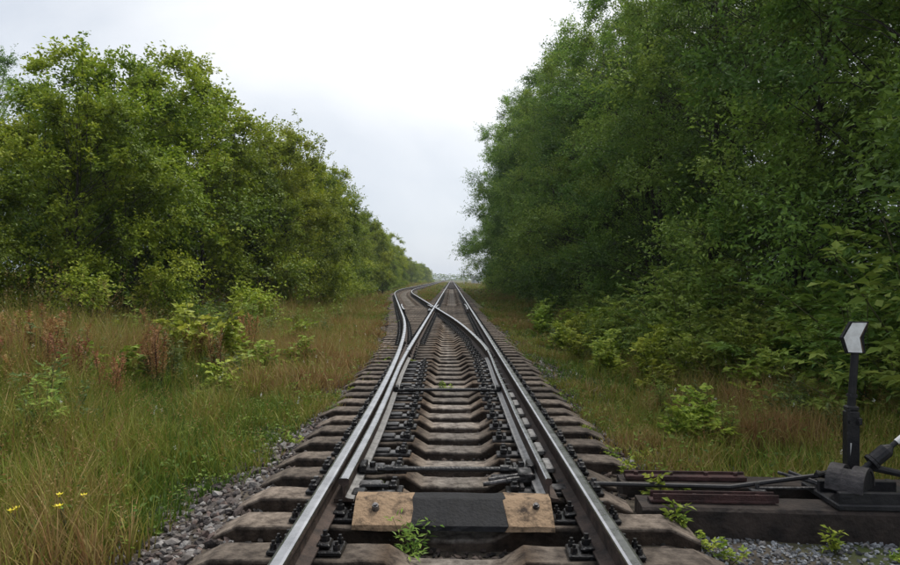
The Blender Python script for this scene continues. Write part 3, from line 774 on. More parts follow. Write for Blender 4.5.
def make_shrub(H, Rc, seed, pal, n_stem=12, n_spr=9, n_leaf=12, ll=0.13, lw=0.065, name='shrub', spread=0.6):
    r = np.random.default_rng(seed); lines = []; SP_, SD_, SL_, ST_ = [], [], [], []
    for i in range(n_stem):
        a = r.uniform(0, 6.28); el = R(90) - abs(r.normal(0, spread)) ; hh = H * r.uniform(0.55, 1.05)
        base = np.array([math.cos(a), math.sin(a), 0]) * Rc * 0.25 * r.random()
        d = np.array([math.cos(a) * math.cos(el), math.sin(a) * math.cos(el), math.sin(el)])
        u = np.linspace(0, 1, 5); q = base + d * (hh * u)[:, None]; q[:, 2] -= 0.1 * hh * u ** 2
        lines.append((q, np.linspace(0.012, 0.004, 5) * max(0.35, H / 2)))
        tint = np.clip(r.normal(0.5, 0.2), 0, 1)
        for j in range(n_spr):
            f = 0.15 + 0.85 * (j + r.random() * .7) / n_spr
            p = np.array([np.interp(f, u, q[:, c]) for c in range(3)])
            a2 = r.uniform(0, 6.28); sd = np.array([math.cos(a2), math.sin(a2), r.uniform(-0.05, 0.7)]) + d * 0.3
            SP_.append(p); SD_.append(sd); SL_.append(Rc * 0.42 * r.uniform(.5, 1.1) * (1.15 - .5 * f)); ST_.append(np.clip(tint + .25 * (f - .5), 0, 1))
    V, F, C = leaves(np.array(SP_), np.array(SD_), np.array(SL_), n_leaf, ll, lw, 0.2, r, pal, np.array(ST_))
    root = empty(name)
    tv, tf = tubes(lines, 4); mk('stems', tv, tf, M['stem'], root, smooth=True)
    mk('foliage', V, F, M['leaf_shrub'], root, col=C)
    return root

used = set()
def place(proto, x, y, s, rz, label, cat, group, sz=None, z=None):
    o = proto if id(proto) not in used else copy_tree(proto)
    used.add(id(proto))
    o.location = (x, y, (float(zground(x, y)) if z is None else z) - 0.03)
    o.rotation_euler = (0, 0, rz); o.scale = (s, s, sz or s)
    tag(o, label, cat, group); return o

LT = [make_tree(9.6, 3.3, 21, PAL_L, M['leaf_left'], stems=2, shoots=44), make_tree(10.0, 3.0, 22, PAL_L, M['leaf_left'], stems=3, shoots=60), make_tree(9.2, 3.5, 23, PAL_L, M['leaf_left'], stems=2, shoots=20)]
RPROF = ([0, .10, .3, .55, .8, .93, 1.0], [.75, .95, 1.0, .98, .78, .50, .2])
RT = [make_tree(14.5, 4.3, 31, PAL_R, M['leaf_right'], n_clump=160, ll=0.125, lw=0.060, stems=2, prof=RPROF, cr=0.95), make_tree(15.5, 4.0, 32, PAL_R, M['leaf_right'], n_clump=160, ll=0.125, lw=0.060, stems=3, prof=RPROF, shoots=30, cr=0.95), make_tree(14.0, 4.6, 33, PAL_R, M['leaf_right'], n_clump=160, ll=0.125, lw=0.060, stems=2, prof=RPROF, cr=0.95)]

LBL_L = 'leafy yellow-green maple in the row across from the switch stand'
LBL_L2 = 'maple crown rising behind the front row, across the track from the switch stand'
LBL_R = 'tall dark green maple in the row behind the switch stand'
LBL_R2 = 'tall dark green maple standing behind the front row on the switch stand side'
GL, GL2, GR, GR2 = 'trees of the lower row', 'trees behind the lower row', 'trees of the tall row', 'trees behind the tall row'
y = 9.0; i = 0
while y < 150:
    H = np.interp(y, [8, 15, 19, 21.5, 26, 30, 36, 55, 75, 105, 150], [5.0, 6.0, 7.4, 9.2, 9.5, 8.6, 8.4, 8.8, 9.2, 9.2, 8.6]) * (rng.choice([0.84, 0.93, 1.0, 1.08, 1.14]) if y > 30 else rng.uniform(.93, 1.05))
    s = H / 9.6
    LBL_Y = LBL_L + (' standing behind the dock stalks' if y < 24 else ', beyond the meadow grass' if y < 50 else ', alongside the branching siding')
    GY_L = GL + (' behind the dock stalks' if y < 24 else ' beyond the meadow grass' if y < 50 else ' alongside the siding')
    place(LT[i % 3], -10.4 + rng.normal(0, 0.75) - 0.8 * np.clip((y - 35) / 20, 0, 3), y, s * rng.uniform(.9, 1.1), rng.uniform(0, 6.28), LBL_Y, 'tree', GY_L, sz=s)
    y += rng.uniform(3.4, 4.6) * (1.0 if y < 60 else 1.35); i += 1
y = 13.0
while y < 110:
    H = np.interp(y, [8, 20, 27, 36, 60, 110], [6.2, 6.8, 10.0, 9.4, 9.6, 10.0]) * (rng.uniform(0.85, 1.15) if y > 32 else rng.uniform(.80, .92))
    place(LT[(i * 2 + 1) % 3], -15.0 + rng.normal(0, 0.9) - np.clip((y - 45) / 20, 0, 2.5), y, H / 9.6, rng.uniform(0, 6.28), LBL_L2, 'tree', GL2)
    y += rng.uniform(4.6, 6.2) * (1.0 if y < 60 else 1.5); i += 1
y = 150.0
while y < 420:
    place(LT[i % 3], -14.5 + rng.normal(0, 1.5), y, rng.uniform(0.65, 0.95), rng.uniform(0, 6.28), 'far off maple where the lower row runs out towards the horizon', 'tree', 'far end of the lower row')
    y += rng.uniform(7, 11); i += 1
y = 7.5; i = 0
while y < 118:
    H = np.interp(y, [8, 30, 45, 70, 118], [14.2, 14.2, 16.2, 18.4, 18.5]) * rng.uniform(0.92, 1.08)
    LBL_Y = ('tall dark green maple right behind the switch stand' if y < 13 else 'tall dark green maple rising behind the bright bushes of the verge' if y < 26 else 'tall dark green maple in the row past the bushes, level with the crossing' if y < 45 else 'very tall maple at the far end of the tall row')
    place(RT[i % 3], 8.7 + rng.normal(0, 0.45) + (0.9 if y > 75 else 0), y, H / 14.8, rng.uniform(0, 6.28), LBL_Y, 'tree', GR + (' behind the stand' if y < 13 else ' behind the bushes' if y < 26 else ' by the crossing' if y < 45 else ', far end'))
    y += rng.uniform(4.0, 5.2) * (1.0 if y < 60 else 1.3); i += 1
y = 9.0
while y < 80:
    place(RT[(i + 1) % 3], 13.4 + rng.normal(0, 0.8), y, rng.uniform(1.0, 1.2), rng.uniform(0, 6.28), LBL_R2, 'tree', GR2)
    y += rng.uniform(5.5, 7.5); i += 1
y = 12.0
while y < 70:
    place(RT[i % 3], 18.5 + rng.normal(0, 0.8), y, rng.uniform(1.0, 1.2), rng.uniform(0, 6.28), LBL_R2, 'tree', GR2)
    y += rng.uniform(6.5, 8.5); i += 1
# taller dark tree far behind the lower row
place(RT[0], -25.6, 36.5, 1.02, 2.0, 'dark tree top showing above the lower row at its near end', 'tree', None)

# understory bushes
SH = [make_shrub(1.8, 1.5, 41, PAL_S, 24, 13), make_shrub(2.4, 1.5, 42, PAL_S, 24, 14), make_shrub(1.4, 1.3, 43, PAL_S, 20, 12)]
GSR, GSL = 'bushes at the foot of the tall row', 'bushes at the foot of the lower row'
LSR = 'bright green bush at the foot of the tall dark trees behind the switch stand'
LSL = 'bush in the tall grass at the foot of the lower tree row'
i = 0
for x, y, s in [(5.0, 13.0, .95), (5.7, 14.4, 1.1), (4.7, 15.2, .85), (5.9, 12.0, 1.05), (5.2, 16.8, 1.0), (4.6, 18.6, .85), (5.8, 10.2, .95), (5.4, 9.0, .85), (5.6, 19.6, 1.0), (5.2, 23.0, .9), (5.6, 27, .9), (5.8, 32, .9), (5.8, 38, .9), (5.9, 45, .9), (5.8, 53, .9), (6.0, 63, 1.0), (5.9, 75, 1.0), (6.6, 16.2, 1.25), (6.8, 12.8, 1.2), (5.2, 7.4, .75), (6.3, 8.0, 1.0), (4.3, 12.2, .62), (3.9, 13.6, .55), (4.1, 16.4, .62), (3.6, 18.0, .5), (4.6, 10.8, .62), (3.5, 21.5, .6), (4.4, 21.0, .7), (6.4, 6.2, .9), (6.4, 10.6, 1.5), (5.7, 8.2, 1.1), (6.8, 9.2, 1.6), (6.9, 7.4, 1.5), (4.9, 12.6, .8), (5.0, 14.4, 1.05), (4.3, 14.9, .7), (4.8, 17.6, .9), (3.4, 16.0, .45)]:
    place(SH[i % 3], x, y, s, rng.uniform(0, 6.28), ('bright green bush close behind the switch stand' if y < 11 else LSR if y < 22 else 'low bush at the foot of the tall trees, level with the crossing or farther'), 'bush', GSR + (' by the stand' if y < 11 else '' if y < 22 else ' farther on')); i += 1
for x, y, s in [(-8.6, 14, .7), (-7.8, 17.5, .7), (-8.2, 21, .8), (-8.3, 25, .9), (-7.8, 29, .7), (-8.3, 33, .9), (-8.2, 38, .9), (-8.6, 44, 1.0), (-8.2, 50, .9), (-9.2, 57, 1.1), (-9.0, 65, 1.1), (-9.4, 74, 1.1), (-9.2, 85, 1.2), (-9.4, 97, 1.2), (-9.5, 110, 1.3), (-8.9, 11.5, .8)]:
    place(SH[i % 3], x, y, s, rng.uniform(0, 6.28), LSL, 'bush', GSL); i += 1

# young maples standing in the verges
PAL_Y = [(0.13, 0.20, 0.024), (0.20, 0.275, 0.032), (0.28, 0.345, 0.045), (0.36, 0.40, 0.06)]
SAP = [make_shrub(1.0, 0.75, 51, PAL_Y, 11, 10, 10, 0.10, 0.062, 'maple_sapling', 0.35), make_shrub(1.3, 0.6, 52, PAL_Y, 8, 12, 10, 0.10, 0.062, 'maple_sapling', 0.25)]
def gp(px, py, z):                 # photo pixel + height -> point
    Y_ = (CAM_H - z) * F_PX / (py - 279.0); return (px - 451.5) / F_PX * Y_ - 0.018, Y_
def sap(x, y, s, lab, i, grp=None): place(SAP[i], x, y, s, rng.uniform(0, 6.28), lab, 'sapling', grp)
LS1 = 'low yellow-green maple sapling in the reddish grass beside the ballast'
sap(-4.65, 12.3, 1.6, 'tallest bright yellow-green maple sapling, standing above the tall grass', 1)
sap(-4.0, 12.6, 1.35, 'bushy yellow-green sapling next to the tallest one in the tall grass', 0)
sap(-3.6, 15.5, 1.25, LS1, 0, 'saplings beside the ballast'); sap(-3.2, 11.6, 1.05, LS1, 0, 'saplings beside the ballast')
sap(-3.3, 10.0, .85, LS1, 0, 'saplings beside the ballast'); sap(-2.75, 12.6, .95, LS1, 0, 'saplings beside the ballast')
sap(-4.75, 9.9, 1.1, 'yellow-green maple sapling among the brown dock stalks', 1)
LS2 = 'yellow-green sapling in the low grass between the track and the tall trees'
for x, y, s, i in [(3.15, 13.6, .9, 0), (3.6, 15.8, 1.0, 0), (2.75, 12.2, .75, 0), (4.0, 11.5, .9, 1), (3.0, 10.2, .7, 0), (3.9, 18.5, 1.0, 1), (2.25, 6.9, .55, 0), (2.60, 7.2, .70, 0), (4.6, 14.0, 1.0, 1), (2.7, 16.5, .8, 0), (3.3, 20, 1.0, 0), (4.3, 9.6, .95, 0), (3.5, 12.0, .9, 1), (4.0, 13.2, 1.0, 0), (3.2, 17.6, .9, 1), (4.4, 16.2, 1.1, 0), (2.6, 14.6, .7, 1), (2.9, 22, 1.0, 0), (3.4, 25, 1.1, 1), (4.7, 11.0, 1.1, 1)]:
    sap(x, y, s * 1.12, LS2, i, 'saplings in the open verge')

WD = [make_shrub(1.15, 0.34, 55, PAL_S, 6, 16, 5, 0.085, 0.026, 'tall_weed', 0.14), make_shrub(0.95, 0.42, 56, [(0.06, 0.10, 0.03), (0.10, 0.15, 0.045), (0.15, 0.20, 0.06)], 6, 14, 6, 0.075, 0.034, 'tall_weed', 0.2)]
rw = np.random.default_rng(77)
for j in range(64):
    y = 6.5 + 17 * rw.random() ** 1.2; x = -(3.4 + 5.0 * rw.random() ** .7)
    if x < -0.70 * y - .3: x = -0.6 * y
    lab, gr_ = ('upright leafy green weed in the tall grass in front of the lower tree row', 'weeds in front of the lower trees') if x < -5.5 else ('upright leafy green weed in the meadow grass among the dock stalks and saplings', 'weeds in the meadow')
    place(WD[j % 2], x, y, rw.uniform(.9, 1.3) * (1.3 if x < -5.5 else 1.0), rw.uniform(0, 6.28), lab, 'weed', gr_)
for j in range(34):
    y = 6.2 + 13 * rw.random(); x = 2.5 + 2.6 * rw.random()
    place(WD[j % 2], x, y, rw.uniform(.4, .8), rw.uniform(0, 6.28), 'small upright weed in the dry grass of the verge with the switch stand', 'weed', 'weeds in the dry verge')
# seedlings rooted between the sleepers and timbers
SEED = [make_shrub(0.25, 0.17, 61, PAL_Y, 3, 6, 4, 0.060, 0.036, 'maple_seedling', 0.25), make_shrub(0.22, 0.21, 62, PAL_Y, 4, 6, 5, 0.050, 0.028, 'maple_seedling', 0.45), make_shrub(0.30, 0.22, 63, PAL_S, 6, 7, 4, 0.055, 0.016, 'thin_leaved_seedling', 0.4)]
def seed(px, py, z, s, lab, i):
    x, y = gp(px, py, z); place(SEED[i], x, y, s, rng.uniform(0, 6.28), lab, 'seedling', None, z=max(z, float(zground(x, y))) + 0.02)
def seedw(x, y, s_, lab, i): place(SEED[i], x, y, s_, rng.uniform(0, 6.28), lab, 'seedling', None, z=float(zground(x, y)) + 0.02)
seedw(1.40, 4.78, 1.10, 'yellowed maple seedling growing between the two long timbers', 0)
seedw(1.60, 4.82, 0.95, 'small green seedling behind the rusty channel bar', 1)
seedw(1.38, 4.28, 1.0, 'green seedling leaning on the side of the gravel-edged timber', 0)
seedw(1.56, 3.98, .72, 'seedling at the sleeper end beside the grey gravel', 1)
seedw(2.30, 4.20, .75, 'seedling sprouting from the gravel against the long timber', 0)
seedw(2.58, 4.02, .75, 'leafy seedling in the grey gravel below the switch stand', 1)
seed(560, 494, -.36, .8, 'bright seedling tucked against the web of the straight rail', 1)
seed(411, 562, -.36, 1.05, 'seedling with thin leaves in front of the painted guard beam', 2)
seed(376, 488, -.30, .42, 'tiny seedling beside the switch blade tip', 1)
seed(441, 394, -.36, .95, 'seedling in the middle of the track by the second tie rod', 1)
seed(412, 372, -.36, .9, 'mossy seedling beside the heel of the switch blade', 0)
seed(627, 486, -.36, .8, 'drooping green seedling at the end of a sleeper behind the long timbers', 0)
seed(590, 442, -.36, .7, 'seedling beside the straight rail next to the low grass', 1)

for px, py, s_ in [(598, 418, .55), (575, 400, .6), (612, 470, .6), (640, 463, .5), (385, 366, .6), (332, 420, .5), (292, 452, .5), (355, 398, .55), (545, 352, .6), (700, 553, .5)]:
    x, y = gp(px, py, -.36); place(SEED[int(px) % 3], x, y, s_ * 1.2, rng.uniform(0, 6.28), 'small weed sprouting through the ballast beside the sleepers', 'seedling', 'weeds in the ballast', z=float(zground(x, y)) + 0.02)
# ------------------------------------------------------------------ dock stalks and flowers
def make_dock(H, seed_, n=4):
    r = np.random.default_rng(seed_); root = empty('dock_plant'); lines = []; P = []; D = []; Ls = []
    for s in range(n):
        a = r.uniform(0, 6.28); d = np.array([math.cos(a) * .16, math.sin(a) * .16, 1.0]); hh = H * r.uniform(.75, 1.05)
        lines.append((np.array([d * hh * t + [0, 0, -0.0] for t in (0, .33, .66, 1)]), np.array([.007, .006, .005, .003])))
        for t in np.linspace(.42, 1.0, 26):
            a2 = r.uniform(0, 6.28); P.append(d * hh * t); D.append([math.cos(a2) * .5, math.sin(a2) * .5, 1.0]); Ls.append((1.15 - t) * .26 + .05)
    pal = [(0.14, 0.055, 0.025), (0.26, 0.11, 0.05), (0.38, 0.19, 0.085), (0.42, 0.26, 0.12)]
    V, F, C = leaves(np.array(P), np.array(D), np.array(Ls), 14, .024, .020, 0, r, pal)
    tv, tf = tubes(lines, 4); mk('stalks', tv, tf, M['red_rust'], root); mk('seed_heads', V, F, M['leaf_shrub'], root, col=C)
    return root
DK = [make_dock(1.05, 71, 4), make_dock(0.95, 72, 3)]
i = 0
for x, y, s in [(-5.7, 9.4, 1.0), (-5.35, 9.1, .95), (-5.9, 9.9, 1.05), (-5.2, 8.3, .8), (-6.2, 9.6, 1.0), (-4.7, 10.6, .95), (-4.35, 10.2, .9), (-6.9, 11.4, 1.05), (-3.9, 13.2, .9), (-5.5, 12.5, 1.05), (-6.0, 8.9, .85), (-6.6, 10.4, 1.1), (-5.0, 9.0, .9), (-7.3, 11.9, 1.1), (-6.4, 11.0, 1.1), (-4.5, 12.0, 1.0), (-3.7, 10.9, .8), (-5.8, 10.8, 1.0), (-4.2, 8.4, .75)]:
    place(DK[i % 2], x, y, s * 1.32, rng.uniform(0, 6.28), 'rusty brown dock stalks with seed heads standing in the tall grass', 'dock plant', 'dock plants'); i += 1
def make_flower(seed_):
    r = np.random.default_rng(seed_); root = empty('yellow_flower'); lines = []; b = MB()
    for s in range(3):
        a = r.uniform(0, 6.28); tip = np.array([math.cos(a) * .09, math.sin(a) * .09, r.uniform(.26, .36)])
        lines.append((np.array([[0, 0, 0], tip * [.4, .4, .55], tip]), np.array([.004, .003, .003])))
        h = MB()
        for q in range(6):
            a2 = q * 1.047 + r.normal(0, .1); c, s_ = math.cos(a2), math.sin(a2)
            P = [tip, tip + [c * .009 - s_ * .005, s_ * .009 + c * .005, .006], tip + [c * .016, s_ * .016, .011], tip + [c * .009 + s_ * .005, s_ * .009 - c * .005, .006]]
            h.add(np.array(P), [[0, 1, 2, 3]])
        h.cyl(tip - [0, 0, .004], tip + [0, 0, .005], .005, n=6)
        h.build('bloom', M['flower'], root)
    tv, tf = tubes(lines, 4); mk('stems', tv, tf, M['stem'], root)
    return root
FLW = make_flower(81)
for px, py in [(36, 559), (72, 564), (240, 388)]:
    x, y = gp(px, py, -.45); place(FLW, x, y, 1.55 if py > 500 else 1.9, rng.uniform(0, 6.28), 'small yellow flowers on thin stems in the grass edge', 'flower', 'yellow flowers')

# ------------------------------------------------------------------ grass
def blades(px, py, h, wd, lean, col, seg, r, stiff=1.8):
    n = len(px); a = r.uniform(0, 2 * math.pi, n)
    ld = np.stack([np.cos(a), np.sin(a)], -1)
    fa = a + math.pi / 2 + r.normal(0, 0.5, n); sd = np.stack([np.cos(fa), np.sin(fa)], -1)
    pz = zground(px, py) - 0.01
    ts = np.linspace(0, 1, seg + 1); V = np.zeros((n, 2 * seg + 1, 3)); C = np.zeros((n, 2 * seg + 1, 3))
    for i_, t in enumerate(ts):
        cx = px + ld[:, 0] * lean * h * t ** stiff; cy = py + ld[:, 1] * lean * h * t ** stiff
        cz = pz + h * (t - 0.25 * lean * t ** 2.5)
        w_ = wd * (1 - t ** 1.6) * 0.5
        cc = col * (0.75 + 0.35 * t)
        if i_ < seg:
            V[:, 2 * i_] = np.stack([cx - sd[:, 0] * w_, cy - sd[:, 1] * w_, cz], -1); V[:, 2 * i_ + 1] = np.stack([cx + sd[:, 0] * w_, cy + sd[:, 1] * w_, cz], -1)
            C[:, 2 * i_] = cc; C[:, 2 * i_ + 1] = cc
        else: V[:, 2 * i_] = np.stack([cx, cy, cz], -1); C[:, 2 * i_] = cc
    m = 2 * seg + 1; base = np.arange(n)[:, None] * m
    Q = [base + np.array([2 * j, 2 * j + 1, 2 * j + 3, 2 * j + 2]) for j in range(seg - 1)]
    T = base + np.array([2 * seg - 2, 2 * seg - 1, 2 * seg])
    return V.reshape(-1, 3), (np.concatenate(Q) if Q else np.zeros((0, 4), int)), T, C.reshape(-1, 3)

GPAL = np.array([(0.058, 0.112, 0.018), (0.110, 0.172, 0.022), (0.190, 0.225, 0.032), (0.260, 0.220, 0.050), (0.320, 0.235, 0.095), (0.230, 0.105, 0.042)])
def grass_zone(name, zones, side, seed_):
    r = np.random.default_rng(seed_); VV, QQ, TT, CC = [], [], [], []; n0 = 0
    for (x0, x1, y0, y1, dens, wd, seg, per) in zones:
        nt_ = int((x1 - x0) * (y1 - y0) * dens / per)
        tx = r.uniform(x0, x1, nt_); ty = r.uniform(y0, y1, nt_)
        d = dtrack(tx, ty); o_ = off(ty)
        edge = (2.05 if side < 0 else 1.95) + (vnoise(tx, ty, 1.1) - 0.5) * 0.8 - np.interp(ty, [3.8, 4.8, 6.0, 9, 22, 40], [-.05, .14, .48, .76, .80, .86])
        keep = d > edge
        if side > 0: keep &= ~((ty < 5.35) & (tx < 4.3)) & ~((ty < 6.0) & (vnoise(tx, ty, 2.0) < 0.25))
        keep &= (np.abs(tx + 0.018) < 0.80 * np.maximum(ty, 0) + 1.2)
        keep &= r.random(nt_) < np.clip((d - edge) / 0.5 + 0.4, 0, 1)
        tx, ty, d = tx[keep], ty[keep], d[keep]
        n1 = vnoise(tx + 31, ty + 7, 0.35); n2 = vnoise(tx - 12, ty + 3, 1.1); n3 = vnoise(tx + 5, ty - 9, 2.6)
        if side < 0: hh = np.interp(d, [1.3, 1.8, 2.4, 3.5, 5.5, 8], [.14, .34, .58, .82, 1.10, 1.30])
        else: hh = np.interp(d, [1.3, 1.8, 2.4, 3.5, 5.0, 8], [.10, .19, .30, .44, .60, .66])
        hh = hh * np.clip(0.40 + 0.6 * n1 + 0.75 * (n2 - .25) + 0.35 * (n3 - .5), 0.3, 1.6)
        hh = np.where(ty > 40, hh * np.interp(ty, [40, 70], [1.0, 0.55]), hh)
        hh = np.where((np.abs(tx) < 4.5) & (ty > 36) & (side < 0), np.minimum(hh, .22), hh)
        tone = 0.5 + 0.50 * (n1 - .5) + 0.55 * (n2 - .5) + 0.40 * (n3 - .5)
        if side < 0: tone = tone + np.interp(d, [1.8, 2.6, 4.0, 6, 8], [.26, .15, -.02, -.08, -.20])
        else: tone = tone + np.interp(d, [1.8, 3.0, 4.2, 8], [.08, .08, .06, -.10]) + 0.14 * np.exp(-((tx - 3.5) / .7) ** 2 - ((ty - 8.5) / 2.0) ** 2)
        px = np.repeat(tx, per) + r.normal(0, 0.045, len(tx) * per); py = np.repeat(ty, per) + r.normal(0, 0.045, len(tx) * per)
        h = np.repeat(hh, per) * r.uniform(0.45, 1.15, len(px)); q = np.clip(np.repeat(tone, per) + r.normal(0, 0.13, len(px)), 0, .999) * 5.0
        q = np.clip((q - 1.15) * 1.22, 0, 4.99)
        i_ = q.astype(int); f = (q - i_)[:, None]; c = GPAL[i_] * (1 - f) + GPAL[np.minimum(i_ + 1, 5)] * f
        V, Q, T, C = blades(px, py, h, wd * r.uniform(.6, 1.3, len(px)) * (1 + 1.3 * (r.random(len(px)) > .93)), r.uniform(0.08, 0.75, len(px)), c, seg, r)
        VV.append(V); QQ.append(Q + n0); TT.append(T + n0); CC.append(C); n0 += len(V)
        # seed-headed stalks
        ns = len(tx) // 4; pick = r.integers(0, len(tx), ns)
        sx = tx[pick] + r.normal(0, .06, ns); sy = ty[pick] + r.normal(0, .06, ns); sh = hh[pick] * r.uniform(.95, 1.45, ns)
        sc = GPAL[r.choice([1, 2, 3, 4, 5], ns)] * r.uniform(.75, 1.1, (ns, 1))
        V, Q, T, C = blades(sx, sy, sh, wd * .55 * np.ones(ns), r.uniform(0.05, 0.35, ns), sc, 2, r)
        VV.append(V); QQ.append(Q + n0); TT.append(T + n0); CC.append(C); n0 += len(V)
        tips = V.reshape(ns, 5, 3)[:, 4]; mids = V.reshape(ns, 5, 3)[:, 2]
        dr = nrm(tips - mids)
        nl = 5 if seg > 1 else 3
        V, F, C = leaves(tips - dr * .09, dr, np.full(ns, .12), nl, .030 * max(1, wd / .009), .007 * max(1, wd / .009), .05, r, [tuple(GPAL[3] * .9), tuple(GPAL[4]), tuple(GPAL[5])])
        VV.append(V); QQ.append(F + n0); CC.append(C); n0 += len(V)
        # broad leaves low in the sward
        nb = int(len(tx) * 0.26); pick = r.integers(0, len(tx), nb)
        P = np.stack([tx[pick] + r.normal(0, .05, nb), ty[pick] + r.normal(0, .05, nb), zground(tx[pick], ty[pick]) + hh[pick] * r.uniform(.05, .7, nb)], -1)
        a = r.uniform(0, 6.28, nb)
        V, F, C = leaves(P, np.stack([np.cos(a), np.sin(a), r.uniform(.1, .9, nb)], -1), np.full(nb, .10), 4, .055 * max(1, wd / .012), .028 * max(1, wd / .012), .1, r, [tuple(GPAL[0]), tuple(GPAL[1]), tuple(GPAL[2] * [0.9, 1.1, 1])])
        VV.append(V); QQ.append(F + n0); CC.append(C); n0 += len(V)
        # scattered pale florets
        nf = len(tx) // 170; pick = r.integers(0, max(len(tx), 1), nf)
        P = np.stack([tx[pick], ty[pick], zground(tx[pick], ty[pick]) + hh[pick] * 1.0], -1)
        V, F, C = leaves(P, np.tile([[0, 0, 1.0]], (nf, 1)), np.full(nf, .03), 4, .020, .016, 0, r, [(.5, .5, .42), (.7, .7, .62)])
        VV.append(V); QQ.append(F + n0); CC.append(C); n0 += len(V)
    o = mk(name, np.vstack(VV), [np.concatenate(QQ), np.concatenate(TT)], M['grass'], col=np.vstack(CC))
    return o
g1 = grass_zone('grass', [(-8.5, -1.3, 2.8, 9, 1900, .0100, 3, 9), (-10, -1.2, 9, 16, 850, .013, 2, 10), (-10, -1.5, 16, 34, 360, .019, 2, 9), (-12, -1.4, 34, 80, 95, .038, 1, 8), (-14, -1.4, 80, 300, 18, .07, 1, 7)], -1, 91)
tag(g1, 'tall mixed meadow grass with brown seed heads, across the track from the switch stand', 'grass', kind='stuff')
g2 = grass_zone('grass', [(1.3, 7.0, 4.6, 9, 1500, .0095, 3, 10), (1.2, 8.5, 9, 16, 700, .013, 2, 10), (1.2, 8.5, 16, 34, 300, .021, 2, 9), (1.7, 8.5, 34, 80, 110, .035, 1, 8), (1.6, 14, 80, 300, 18, .07, 1, 7)], 1, 92)
tag(g2, 'low dry grass verge between the track and the tall dark trees', 'grass', kind='stuff')

# ------------------------------------------------------------------ ballast stones
ICO_V = []; phi = (1 + 5 ** .5) / 2
for a in (-1, 1):
    for b_ in (-phi, phi): ICO_V += [(0, a, b_), (a, b_, 0), (b_, 0, a)]
ICO_V = nrm(np.array(ICO_V))
from itertools import combinations
EL = 4 / math.sqrt(10 + 2 * math.sqrt(5))
ICO_F = []
for c in combinations(range(12), 3):
    if all(abs(np.linalg.norm(ICO_V[c[i]] - ICO_V[c[j]]) - EL) < .01 for i, j in ((0, 1), (1, 2), (0, 2))):
        n_ = np.cross(ICO_V[c[1]] - ICO_V[c[0]], ICO_V[c[2]] - ICO_V[c[0]])
        ICO_F.append(c if np.dot(n_, ICO_V[c[0]]) > 0 else (c[0], c[2], c[1]))
ICO_F = np.array(ICO_F)
def stones(name, zones, label, seed_):
    r = np.random.default_rng(seed_); VV, CC = [], []
    for (fn, x0, x1, y0, y1, dens, s0, s1, pal) in zones:
        n = int((x1 - x0) * (y1 - y0) * dens); x = r.uniform(x0, x1, n); y_ = r.uniform(y0, y1, n)
        k_ = fn(x, y_, r); x, y_ = x[k_], y_[k_]; n = len(x)
        z = zground(x, y_); sz = (s0 + (s1 - s0) * r.random((n, 1, 1)) ** 1.7) * (1 + 0.45 * (r.random((n, 1, 1)) > .9))
        A = nrm(r.normal(size=(n, 3))); B = nrm(np.cross(A, r.normal(size=(n, 3)))); Cc = np.cross(A, B)
        Rm = np.stack([A, B, Cc], -1)
        V = ICO_V[None] * r.uniform(.50, 1.25, (n, 12, 1)) * sz * np.stack([r.uniform(.8, 1.3, n), r.uniform(.7, 1.1, n), r.uniform(.5, .8, n)], -1)[:, None]
        V = np.einsum('nij,nkj->nki', Rm, V)
        V[..., 2] *= 0.8
        V += np.stack([x, y_, z + sz[:, 0, 0] * r.uniform(0.0, 0.55, n)], -1)[:, None]
        pal = np.array(pal); c = pal[r.integers(0, len(pal), n)] * r.uniform(.7, 1.3, (n, 1))
        VV.append(V.reshape(-1, 3)); CC.append(np.repeat(c, 12, 0))
    V = np.vstack(VV); n = len(V) // 12
    F = (np.arange(n)[:, None, None] * 12 + ICO_F[None]).reshape(-1, 3)
    o = mk(name, V, F, M['stone'], col=np.vstack(CC)); tag(o, label, 'gravel', kind='stuff'); return o
BR = [(.10, .086, .078), (.16, .145, .137), (.075, .060, .055), (.24, .225, .215), (.11, .080, .070), (.055, .047, .045)]
GY_ = [(.20, .21, .225), (.14, .145, .155), (.28, .29, .305), (.10, .10, .105), (.16, .15, .145)]
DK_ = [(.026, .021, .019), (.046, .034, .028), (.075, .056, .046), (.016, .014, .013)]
sl_arr = np.array(slp_y)
def gap(x, y_): return np.min(np.abs(y_[:, None] - sl_arr[None]), 1) > 0.135
stones('ballast', [
    (lambda x, y_, r: (dtrack(x, y_) > 1.30) & (dtrack(x, y_) < 2.75) & (r.random(len(x)) < 1.2 - (dtrack(x, y_) - 1.6) * .55), -3.0, -1.3, 2.9, 9.5, 760, .014, .038, BR),
    (lambda x, y_, r: (dtrack(x, y_) > 1.3) & (dtrack(x, y_) < 2.4), -2.6, -1.3, 9.5, 22, 260, .018, .036, BR),
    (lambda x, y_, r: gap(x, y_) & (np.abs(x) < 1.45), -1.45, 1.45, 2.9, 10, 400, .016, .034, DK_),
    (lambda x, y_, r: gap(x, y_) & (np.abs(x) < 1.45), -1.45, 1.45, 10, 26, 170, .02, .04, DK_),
    (lambda x, y_, r: (x > 1.35), 1.35, 2.6, 5.25, 10, 480, .013, .03, BR),
    (lambda x, y_, r: (x > 1.35), 1.35, 2.5, 10, 22, 170, .018, .036, BR),
], 'brown and grey crushed stone ballast under and beside the sleepers', 95)
stones('gravel', [
    (lambda x, y_, r: (x > 1.42) & (y_ < 4.44 - (x - 1.2) * .073), 1.4, 4.0, 2.8, 4.45, 1250, .010, .022, GY_),
    (lambda x, y_, r: (y_ > 4.58) , 1.35, 3.9, 4.52, 4.95, 500, .012, .026, DK_),
], 'pale grey gravel against the long timber below the switch stand', 96)

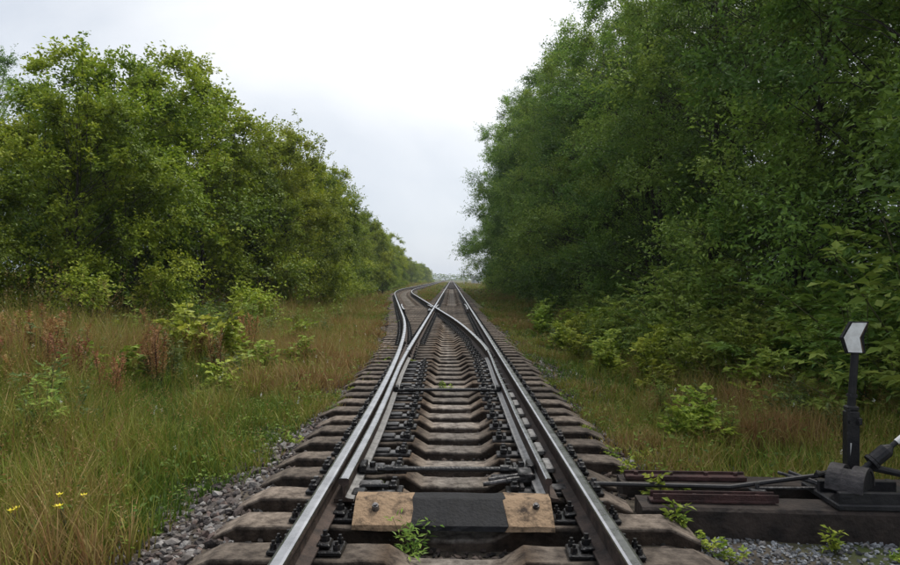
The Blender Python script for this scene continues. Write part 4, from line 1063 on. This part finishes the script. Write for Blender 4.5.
# ------------------------------------------------------------------ far things
r = np.random.default_rng(7)
nW = 5000
P = np.stack([r.uniform(-330, 330, nW), r.uniform(780, 900, nW), np.zeros(nW)], -1)
top = 4.0 + 4.5 * vnoise(P[:, 0], P[:, 1] * 0, .05) + 2.0 * vnoise(P[:, 0], P[:, 1] * 0, .2)
P[:, 2] = -0.8 + top * r.random(nW) ** 1.6
a = r.uniform(0, 6.28, nW)
V, F, C = leaves(P, np.stack([np.cos(a), np.sin(a), r.uniform(-.2, .5, nW)], -1), np.full(nW, 3.0), 8, 1.5, 1.1, .1, r, PAL_R)
o = mk('far_wood', V, F, M['leaf_left'], col=C); tag(o, 'distant low wood closing the view at the end of the tracks', 'wood', kind='stuff')

hut = empty('trackside_hut', (8.8, 250, float(zground(8.8, 250))))
b = MB(); b.box((0, 0, 1.2), (3.2, 2.6, 2.6)); wall = b.build('wall', M['hut_wall'], hut)
b = MB(); b.prism([(-1.8, 2.48), (1.8, 2.48), (1.8, 2.58), (0, 3.25), (-1.8, 2.58)], -1.5, 1.5); b.build('roof', M['hut_roof'], hut)
b = MB(); b.box((-.8, -1.32, .98), (.8, .06, 1.96)); b.build('door', M['hut_roof'], hut)
b = MB(); b.box((.6, -1.32, 1.4), (.8, .06, .8)); b.build('window', M['dark_glass'], hut)
tag(hut, 'small white trackside hut far off beyond the tall trees', 'hut')
ms = empty('signal_mast', (4.3, 240, float(zground(4.3, 240))))
b = MB(); b.cyl((0, 0, 0), (0, 0, 4.6), .09, .07, n=8); b.box((0, 0, .1), (.5, .5, .3), bev=.04); b.build('mast', M['hut_wall'], ms)
b = MB(); b.box((0, -.12, 4.2), (.42, .18, 1.0), bev=.05); hd = b.build('signal_head', M['black_paint'], ms)
for z in (3.95, 4.45):
    b = MB(); b.cyl((0, -.215, z), (0, -.30, z), .12, n=12); b.build('lens_hood', M['black_iron'], hd)
b = MB(); b.cyl((-.16, .14, .2), (-.16, .14, 4.2), .02, n=6); b.cyl((.16, .14, .2), (.16, .14, 4.2), .02, n=6)
for z in np.arange(.5, 4.2, .35): b.cyl((-.16, .14, z), (.16, .14, z), .015, n=6)
b.build('ladder', M['hut_roof'], ms)
tag(ms, 'pale signal mast standing far down the line near the white hut', 'signal')

# ------------------------------------------------------------------ air
b = MB(); b.box((0, 735, 12.0), (3300, 1680, 30.0)); hz = b.build('haze', None)
m = bpy.data.materials.new('haze'); m.use_nodes = True; t = m.node_tree; t.nodes.clear()
oo = t.nodes.new('ShaderNodeOutputMaterial'); pv = t.nodes.new('ShaderNodeVolumePrincipled')
pv.inputs['Color'].default_value = (0.80, 0.88, 1.0, 1); pv.inputs['Density'].default_value = 0.0003; pv.inputs['Anisotropy'].default_value = 0.2
t.links.new(pv.outputs[0], oo.inputs['Volume']); hz.data.materials.append(m)
tag(hz, kind='stuff')
